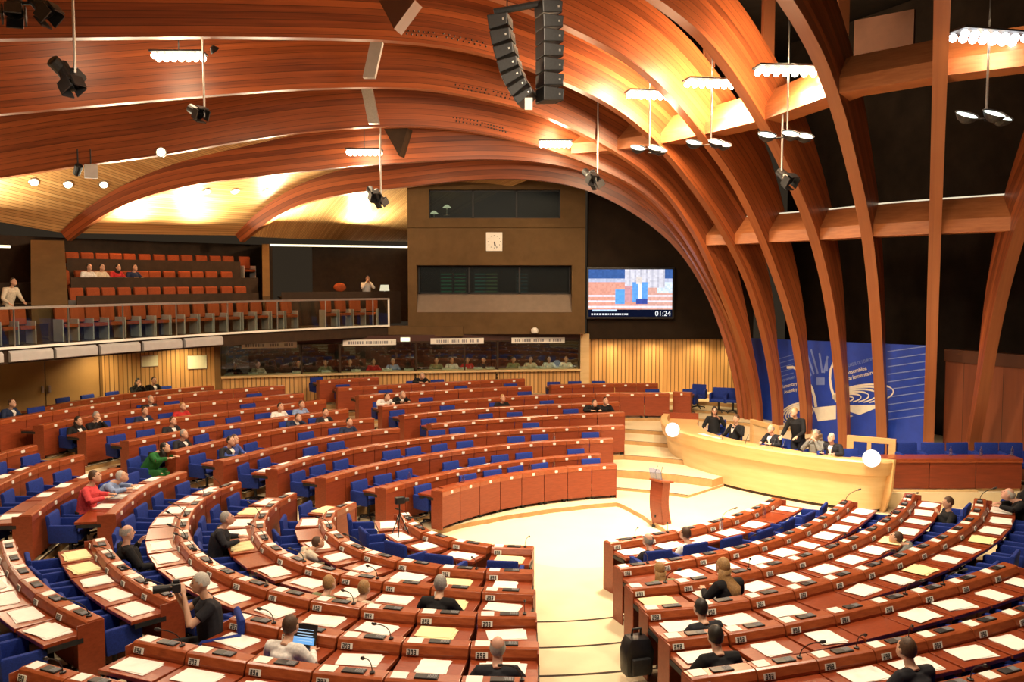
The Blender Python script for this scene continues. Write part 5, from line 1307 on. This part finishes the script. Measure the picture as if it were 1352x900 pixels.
def make_pose(nm):
    P = POSES[nm]; hip, ch, hd = V(P['hip']), V(P['chest']), V(P['head']); vox = .011
    nk = ch + (hd-ch)*.45; R = Matrix.Rotation(-P['nod'], 3, 'X')
    b = MB()
    b.ell(hd, (.073,.092,.112), 16, 12, R); b.ell(hd + R @ V((0,-.022,-.060)), (.056,.066,.062), 12, 9, R)
    b.ell(hd + R @ V((0,-.095,-.012)), (.014,.022,.026), 8, 6, R)
    for s_ in (-1, 1): b.ell(hd + R @ V((s_*.076,.008,-.005)), (.012,.022,.032), 8, 6, R)
    b.tube([ch + V((0,.02,.06)), nk, hd + V((0,.02,-.05))], [.062,.052,.05], 10)
    b.tube([hip - V((0,0,.02)), hip*.6+ch*.4, ch, ch+V((0,0,.05))], [.13,.12,.13,.09], 12)
    sh = [ch + V((s_*.18, .015, .04)) for s_ in (-1, 1)]
    for i, s_ in enumerate((-1, 1)):
        el, wr = V(P['el'][i]), V(P['wr'][i])
        b.tube([ch + V((s_*.06,.01,.04)), sh[i], (sh[i]+el)/2, el], [.06,.055,.048,.040], 9); b.tube([el, el*.6+wr*.4, wr], [.040,.038,.026], 9)
        hand(b, wr, el, .9 if nm in ('photo','face') else .45, s_)
        kn, an = V(P['kn'][i]), V(P['an'][i]); hj = hip + V((s_*.09,0,-.01))
        b.tube([hj, (hj+kn)/2, kn], [.085,.072,.056], 10); b.tube([kn, kn*.6+an*.4, an], [.054,.052,.036], 10); b.tube([an, an+V((0,-.10,-.05))], [.035,.03], 8)
    d = dict(P, head=hd, chest=ch, hip=hip, R=R, neck=nk, sh=sh); d['body'] = remesh(b, 'body', vox, SKIN['a'])
    j = MB(); j.tube([hip + V((0,.0,-.06)), hip*.72+ch*.28, hip*.35+ch*.65, ch, ch+V((0,.01,.055)), ch+V((0,.015,.085))], [.165,.155,.165,.160,.11,.07], 14)
    j.v = [tuple(V(v)) for v in j.v]
    for i, s_ in enumerate((-1, 1)):
        el, wr = V(P['el'][i]), V(P['wr'][i]); cu = wr*.94+el*.06
        j.tube([ch + V((s_*.05,.01,.03)), sh[i], (sh[i]+el)/2, el], [.085,.074,.064,.055], 10); j.tube([el, (el+cu)/2, cu], [.055,.050,.038], 10)
    d['jacket'] = remesh(j, 'jacket', .012, CL['dark'])
    j2 = MB(); j2.tube([hip + V((0,.0,-.04)), hip*.72+ch*.28, hip*.35+ch*.65, ch, ch+V((0,.01,.055)), ch+V((0,.015,.08))], [.158,.148,.156,.150,.105,.066], 14)
    for i, s_ in enumerate((-1, 1)):
        el = V(P['el'][i]); j2.tube([ch + V((s_*.05,.01,.03)), sh[i], sh[i]*.4+el*.6], [.082,.072,.064], 10)
    d['tshirt'] = remesh(j2, 'shirt', .012, CL['dark'])
    t = MB(); t.tube([hip + V((0,.01,.10)), hip - V((0,0,.06))], [.15,.15], 12)
    for i, s_ in enumerate((-1, 1)):
        kn, an = V(P['kn'][i]), V(P['an'][i]); hj = hip + V((s_*.09,0,-.01))
        t.tube([hj, (hj+kn)/2, kn, kn], [.105,.092,.074,.07], 10); t.tube([kn, kn*.5+an*.5, an+V((0,0,.02))], [.072,.062,.055], 10)
    d['trousers'] = remesh(t, 'trousers', .013, CL['dark'])
    s = MB()
    for i in (0, 1): pass
    d['shoe'] = [MB().ell(V(P['an'][i]) + V((0,-.07,-.05)), (.045,.125,.04), 12, 8).mesh('shoe', [CL['shoe']], 'all') for i in (0, 1)]
    sf = MB(); f0 = ch + V((0,-.150,.045)); f1 = ch*.55+hip*.45 + V((0,-.165,0)); sf.add([tuple(f0+V((-.055,.05,.03))), tuple(f0+V((.055,.05,.03))), tuple(f1), tuple(f0+V((-.045,-.022,-.04))), tuple(f0+V((.045,-.022,-.04)))], [(0,1,4,3),(3,4,2)])
    d['front'] = sf.mesh('shirt_front', [CL['white']], fixn=False)
    # hair shells in head space, one mesh per style
    H = {}
    def cut(mb): return mb
    def shell(kind):
        h = MB(); seg, rings = 18, 12; rx, ry, rz = .081, .102, .121; vs, fs = [], []
        for i in range(rings+1):
            ph = PI*i/rings
            for k in range(seg):
                th = 2*PI*k/seg; p = V((rx*math.sin(ph)*math.cos(th), ry*math.sin(ph)*math.sin(th)+.012, rz*math.cos(ph)+.008)); vs.append(hd + R @ p)
        for i in range(rings):
            for k in range(seg):
                th = 2*PI*(k+.5)/seg; ph = PI*(i+.5)/rings; front = -math.sin(th)      # 1 = face side
                lim = {'short': 1.95-1.0*max(0, front)**.7*1.05, 'long': 2.2-1.2*max(0, front)**.7, 'fringe': 1.95-1.2*max(0, front)}[kind]
                if ph > lim or (kind == 'fringe' and ph < 1.0): continue
                k2 = (k+1) % seg; fs.append((i*seg+k, (i+1)*seg+k, (i+1)*seg+k2, i*seg+k2))
        h.add(vs, fs)
        if kind == 'long': h.tube([hd + R @ V((0,.06,.0)), hd + R @ V((0,.085,-.12)), ch + V((0,.135,.02)), ch + V((0,.165,-.14))], [.085,.088,.085,.05], 12)
        return h.mesh('hair', [HAIR['dark']], 'all', fixn=False)
    d['hair'] = {k: shell(k) for k in ('short', 'long', 'fringe')}
    d['eye'] = [MB().ell(hd + R @ V((s_*.030,-.083,.016)), (.011,.009,.009), 8, 6).mesh('eye', [M['black']], 'all') for s_ in (-1, 1)]
    d['mouth'] = MB().ell(hd + R @ V((0,-.087,-.062)), (.022,.006,.006), 8, 6).mesh('mouth', [SKIN['mouth']], 'all')
    return d
SKIN['mouth'] = mat('lips', (.36,.10,.08), .5)
PD = {k: make_pose(k) for k in POSES}
def kid(name, me, parent, m=None):
    o = bpy.data.objects.new(name, me); C.objects.link(o); o.parent = parent
    if m: o.material_slots[0].link = 'OBJECT'; o.material_slots[0].material = m
    return o
def person(pose, loc, rz, label, top='dark', hair=('short','dark'), skin='a', garment='jacket', legs='dark', front=False, s=1.0, group=None):
    s = s*.93
    d = PD[pose]; p = kid('person', d['body'], None, SKIN[skin]); p.location = loc; p.rotation_euler = (0,0,rz); p.scale = (s,s,s)
    tag(p, label, 'person', group)
    kid(garment if garment != 'tshirt' else 'short_sleeved_shirt', d[garment], p, CL[top]); kid('trousers', d['trousers'], p, CL[legs])
    for q in d['shoe']: kid('shoe', q, p)
    if front: kid('shirt_front', d['front'], p)
    if hair: kid('hair', d['hair'][hair[0]], p, HAIR[hair[1]])
    for q in d['eye']: kid('eye', q, p)
    kid('mouth', d['mouth'], p)
    return p
HV = {}
def seat_at(seg, u, v, pose, label, dy=0, turn=0, s=1.0, at=None, **kw):
    q = unit_at(seg, *(at or (u,))); yy = min(.80, q['pitch'] - .40) + dy; d = PD[pose]; k = s*.93
    c_, s_ = math.cos(turn), math.sin(turn); hx, hy, hz = d['head'].x*k, d['head'].y*k, d['head'].z*k
    hx, hy = hx*c_-hy*s_, hx*s_+hy*c_
    def px_(x, y): return proj(on_unit(q, x+hx, y+hy, hz))
    best = min(np.linspace(-.7, .7, 57), key=lambda x: abs(px_(x, yy)[0]-u)); dz = 0
    if v:
        for yv in np.linspace(yy, yy+.10, 6):
            yy = float(yv)
            if px_(best, yy)[1] >= v: break
        best = min(np.linspace(-.7, .7, 57), key=lambda x: abs(px_(x, yy)[0]-u))
        Yd = on_unit(q, best+hx, yy+hy, 0)[1]; dz = max(-.13, min(.08, (px_(best, yy)[1]-v)/FPX*Yd))
    return person(pose, on_unit(q, best, yy, dz), q['rz'] + turn, label, s=s, **kw)
# around the near and curving rows
seat_at('N5', 385, 825, 'desk', 'person in a white shirt with cropped hair working at the open laptop', top='white', hair=('short','brown'), garment='jacket', s=1.08)
seat_at('N4', 186, 703, 'back', 'bald person in a dark suit leaning back with a hand at the face', top='black', hair=('fringe','grey'), front=True, skin='b', s=1.08, at=(252, 712), turn=.25)
seat_at('N3', 300, 684, 'desk', 'grey-haired person in a dark suit reading papers on the curved row', top='dark', hair=('short','grey'), skin='b', s=1.05)
seat_at('N2', 420, 716, 'lean', 'brown-haired person in a pale top bent over the second curved row', top='cream', hair=('short','brown'), at=(457, 711))
seat_at('N3', 446, 779, 'desk', 'brown-haired person, first of the two heads showing above a curved desk', top='olive', hair=('short','blond'))
seat_at('N3', 481, 783, 'desk', 'fair-haired person, second of the two heads showing above a curved desk', top='cream', hair=('short','blond'))
seat_at('N3', 582, 770, 'desk', 'grey-haired person in a dark suit with both arms on the desk', top='black', hair=('short','grey'), s=1.1, dy=-.05)
seat_at('N5', 657, 871, 'desk', 'balding white-haired person in dark clothes near the pale aisle', top='dark', hair=('fringe','white'), skin='b', s=1.08)
pp = at_y(276, 770, 10.1)
pho = person('photo', (pp.x, pp.y, .56), -1.15, 'white-haired photographer in a dark T-shirt aiming a long-lens camera', top='dark', hair=('short','white'), garment='tshirt', legs='black', s=1.06)
place_chair((pp.x+.06, pp.y-.02, .56), -1.15, 'blue armchair on which the photographer sits')
Rz = Matrix.Rotation(-1.15, 3, 'Z'); hc = Vector((pp.x, pp.y, .56)) + Rz @ (Vector((.0,-.36,1.20))*.985)
cm = empty('photo_camera', 'black camera with long lens held up by the photographer', 'camera', tuple(hc), -1.15)
MB().box(-.07,.07,-.04,.05,-.05,.05).box(-.03,.03,-.03,.04,.05,.085).obj('camera_body', M['black'], cm, bevel=.01); MB().lathe([(.036,0),(.04,.05),(.036,.10),(.045,.16),(.046,.24),(.04,.24)], (0,0,0), 14).obj('lens', M['blackmat'], cm).rotation_euler = (PI/2,0,0)
# block running to the presidium
seat_at('R1', 847, 717, 'desk', 'bald person in a dark jacket at the aisle end of the front bench', top='dark', hair=('fringe','grey'), skin='b', s=1.05)
seat_at('R1', 893, 704, 'desk', 'dark-haired person in a white top on the front bench', top='white', hair=('short','brown'), s=1.05)
seat_at('R2', 870, 751, 'desk', 'light-brown-haired person seen from behind in the second bench', top='olive', hair=('long','blond'))
seat_at('R3', 946, 747, 'desk', 'long-haired blond person in black seen from behind', top='black', hair=('long','blond'), s=1.12)
seat_at('R4', 925, 805, 'desk', 'dark-haired person behind the bluish folders near the aisle', top='dark', hair=('short','dark'), s=1.05)
seat_at('R5', 943, 847, 'desk', 'dark-haired person in a dark coat over pinkish papers', top='black', hair=('short','dark'), s=1.08)
seat_at('R3', 1166, 723, 'lean', 'person in a patterned grey top bent low over the bench', top='grey', hair=('short','brown'), turn=.2)
seat_at('R3', 1213, 700, 'back', 'brown-haired person in black leaning back at the far bench end', top='black', hair=('short','brown'), turn=.4, dy=-.15)
seat_at('R6', 1196, 887, 'desk', 'brown-haired person whose head shows at the bottom of the benches', top='dark', hair=('short','brown'), s=1.08)
q = unit_at('R4', 1285)
person('lean', on_unit(q, -.1, .95, 0), q['rz']+.05, 'bald person in a dark suit leaning over papers at the bench end by the plinth', top='black', hair=('fringe','white'), skin='b', s=1.1)
pp = at_z(1347, 712, .45); person('desk', (pp.x, pp.y, .40), .9, 'dark-haired person in a dark suit at the frame edge by the plinth bench', top='black', hair=('short','brown'), s=1.08); place_chair((pp.x, pp.y, .38), .9, 'blue armchair under the dark-suited person by the plinth bench')
# rows beyond the cross aisle
seat_at('U5', 152, 627, 'desk', 'person in a bright pink jacket at the end of a row', top='pink', hair=('short','brown'), s=1.1)
seat_at('U5', 175, 622, 'lean', 'white-haired person in a blue shirt beside the pink-jacketed one', top='paleblue', hair=('short','white'), s=1.08)
pp = at_z(210, 652, .48); person('lean', (pp.x-.25, pp.y, .48), 1.45, 'dark-haired person in a green dress in the cross aisle', top='green', hair=('long','dark'), legs='green', s=1.12); place_chair((pp.x-.28, pp.y, .48), 1.45, 'blue armchair under the person in green')
for s, u, v, pose, lab, kw in (
 ('L5', 305, 582, 'desk', 'dark-haired person in a dark suit and white shirt at a row end below the gallery', dict(top='dark', front=True, hair=('short','dark'))),
 ('L5', 327, 580, 'desk', 'person in a blue blouse beside a dark-suited neighbour at a row end', dict(top='blue', hair=('short','brown'))),
 ('L5', 461, 562, 'desk', 'person in dark blue in the fifth row, close to the cross aisle gap', dict(top='navy', hair=('short','dark'))),
 ('L6', 246, 576, 'desk', 'grey-haired person in a dark suit and white shirt at the sixth row end', dict(top='dark', front=True, hair=('short','grey'))),
 ('L6', 394, 551, 'lean', 'person in a dark suit bent forward in the sixth row below the gallery', dict(top='navy', front=True, hair=('short','brown'))),
 ('L6', 430, 546, 'desk', 'dark-haired person in a dark suit beside the bent one in the sixth row', dict(top='dark', front=True, hair=('short','dark'))),
 ('L7', 229, 560, 'desk', 'person in a dark suit and white shirt in the seventh row, below the pink-clad one', dict(top='dark', front=True, hair=('short','brown'))),
 ('L7', 371, 538, 'desk', 'dark-haired person in a white top in the seventh row below the gallery', dict(top='white', hair=('short','dark'))),
 ('L7', 399, 535, 'desk', 'person in blue-grey clothes beside the white-topped one in the seventh row', dict(top='paleblue', hair=('short','brown'))),
 ('L8', 103, 557, 'desk', 'dark-haired person in black over a white top at the eighth row end', dict(top='black', front=True, hair=('long','dark'))),
 ('L8', 128, 550, 'face', 'person in black, hand raised to the face, at the eighth row end', dict(top='black', hair=('short','grey'))),
 ('L8', 192, 544, 'desk', 'person in a dark suit and white shirt alone in the eighth row', dict(top='navy', front=True, hair=('short','brown'))),
 ('L8', 241, 539, 'desk', 'fair-haired person in a red jacket in the eighth row', dict(top='red', hair=('short','blond'))),
 ('L9', 199, 528, 'desk', 'grey-haired person in a dark suit in the ninth row', dict(top='dark', front=True, hair=('short','grey'))),
 ('L10', 24, 532, 'desk', 'person in a dark suit and white shirt near the tan door', dict(top='navy', front=True, hair=('short','brown'))),
 ('L11', 182, 504, 'face', 'dark-haired person with hands at the face by the slatted wall', dict(top='black', hair=('long','dark'))),
 ('L11', 204, 502, 'desk', 'dark-haired person in a dark suit and white shirt by the slatted wall', dict(top='black', front=True, hair=('short','dark'))),
 ('K7', 512, 524, 'lean', 'dark-haired person in a white top bent over the seventh row end below the booths', dict(top='white', hair=('short','dark'))),
 ('K7', 532, 521, 'lean', 'person in a dark suit and white collar bent beside the white-topped one below the booths', dict(top='black', front=True, hair=('short','grey'))),
 ('K6', 664, 528, 'desk', 'fair-haired person in black alone in the sixth row below the booths', dict(top='black', hair=('short','blond'))),
 ('K5', 785, 530, 'lean', 'dark-haired person in black bent low at the row end nearest the steps', dict(top='black', hair=('long','dark'))),
 ('K5', 800, 529, 'desk', 'dark-haired person in black upright at the row end nearest the steps', dict(top='black', hair=('short','dark'))),
 ('K9', 558, 494, 'lean', 'person in black bent over the last row under the booth windows', dict(dy=-.28, top='black', hair=('short','grey')))):
    seat_at(s, u, v, pose, lab, s=1.06, **kw)
# presidium
for u, back, pose, lab, kw in ((1022, 1.05, 'desk', 'bald person in a dark suit sitting alone at the presidium', dict(top='dark', front=True, hair=('fringe','grey'), skin='b')),
 (1060, 1.35, 'stand', 'fair-haired person in black standing and bending behind the presidium sitters', dict(top='black', hair=('short','blond'))),
 (1076, .95, 'face', 'grey-jacketed person with hands at the face at the presidium', dict(top='grey', hair=('short','grey'))),
 (1103, .95, 'desk', 'white-haired person in a dark suit at the presidium', dict(top='dark', front=True, hair=('short','white'), skin='b'))):
    q2, rz = desk_point(u, back); person(pose, (q2[0], q2[1], STG), rz, lab, s=1.06, **kw)
for u, v, lab, kw, rz in ((972, 572, 'person in black with folded arms at the far end of the presidium', dict(top='black', front=True, hair=('short','brown')), -.9), (946, 568, 'long-haired dark person turned away at the far end of the presidium', dict(top='black', hair=('long','dark')), -.2)):
    q2, _ = desk_point(u, 1.2); person('back', (q2[0], q2[1], STG), rz, lab, s=1.06, **kw)
# visitors gallery
for j, (u, lab, kw) in enumerate(((115, 'person in a white shirt, first of four visitors in the upper gallery', dict(top='white')), (132, 'person in a cream shirt, second of four visitors in the upper gallery', dict(top='cream')), (153, 'person in a red top, third of four visitors in the upper gallery', dict(top='red', hair=('long','dark'))), (175, 'person in dark blue with papers, last of four visitors in the upper gallery', dict(top='navy')))):
    p_, an = gat(u, 3.45); person('desk', (p_[0], p_[1], 4.5), an, lab, **kw)
x, y, z = on_ctrl(484, .98, 0); person('face', (x, y, 4.08), math.atan2(CTRL[1][1], CTRL[1][0]), 'person in white, hands together, behind the dark control desk', top='white', hair=('short','dark'), s=1.05)
p_, an = gat(10, 2.9); person('stand', (p_[0], p_[1], 3.62), an, 'person in pale clothes standing beside the gallery partition', top='cream', legs='dark', hair=('short','dark'))
# interpreters behind the booth windows, with their consoles
for j, (u, col, hr) in enumerate(((308,'black','dark'),(340,'cream','blond'),(395,'black','dark'),(430,'olive','brown'),(463,'black','grey'),(495,'red','dark'),(521,'paleblue','grey'),(578,'olive','brown'),(599,'white','brown'),(620,'red','brown'),(642,'dark','dark'),(681,'olive','dark'),(704,'cream','brown'),(729,'white','dark'),(752,'white','blond'))):
    p_, an = along_booth(u, .85); person('desk', (p_.x, p_.y, 1.16), an, f'interpreter in {dict(black="black",cream="cream",olive="olive",red="red",paleblue="pale blue",white="white",dark="dark clothes")[col]}, {ORD[j]} along the booth windows from the gallery end', top=col, hair=('short', hr), s=1.0, group='interpreters in the booths')
for j, u in enumerate((300,333,392,430,470,512,540,590,612,633,649,692,716,742)):
    p_, an = along_booth(u, .36); c = empty('interpreter_console', f'pale interpreter console on the booth sill, {ORD[j]} from the gallery end', 'console', (p_.x, p_.y, 1.91), an, 'consoles in the booths')
    MB().prism([(-.10,0),(.10,0),(.10,.07),(-.10,.03)], -.16, .16).obj('body', M['console'], c, bevel=.006); MB().tube([(.10,.05,.05),(.10,.02,.16),(.08,-.05,.20)], .008, 6).obj('microphone', M['black'], c); MB().box(-.12,-.02,-.06,.06,.055,.062).obj('key_pad', M['ink'], c)
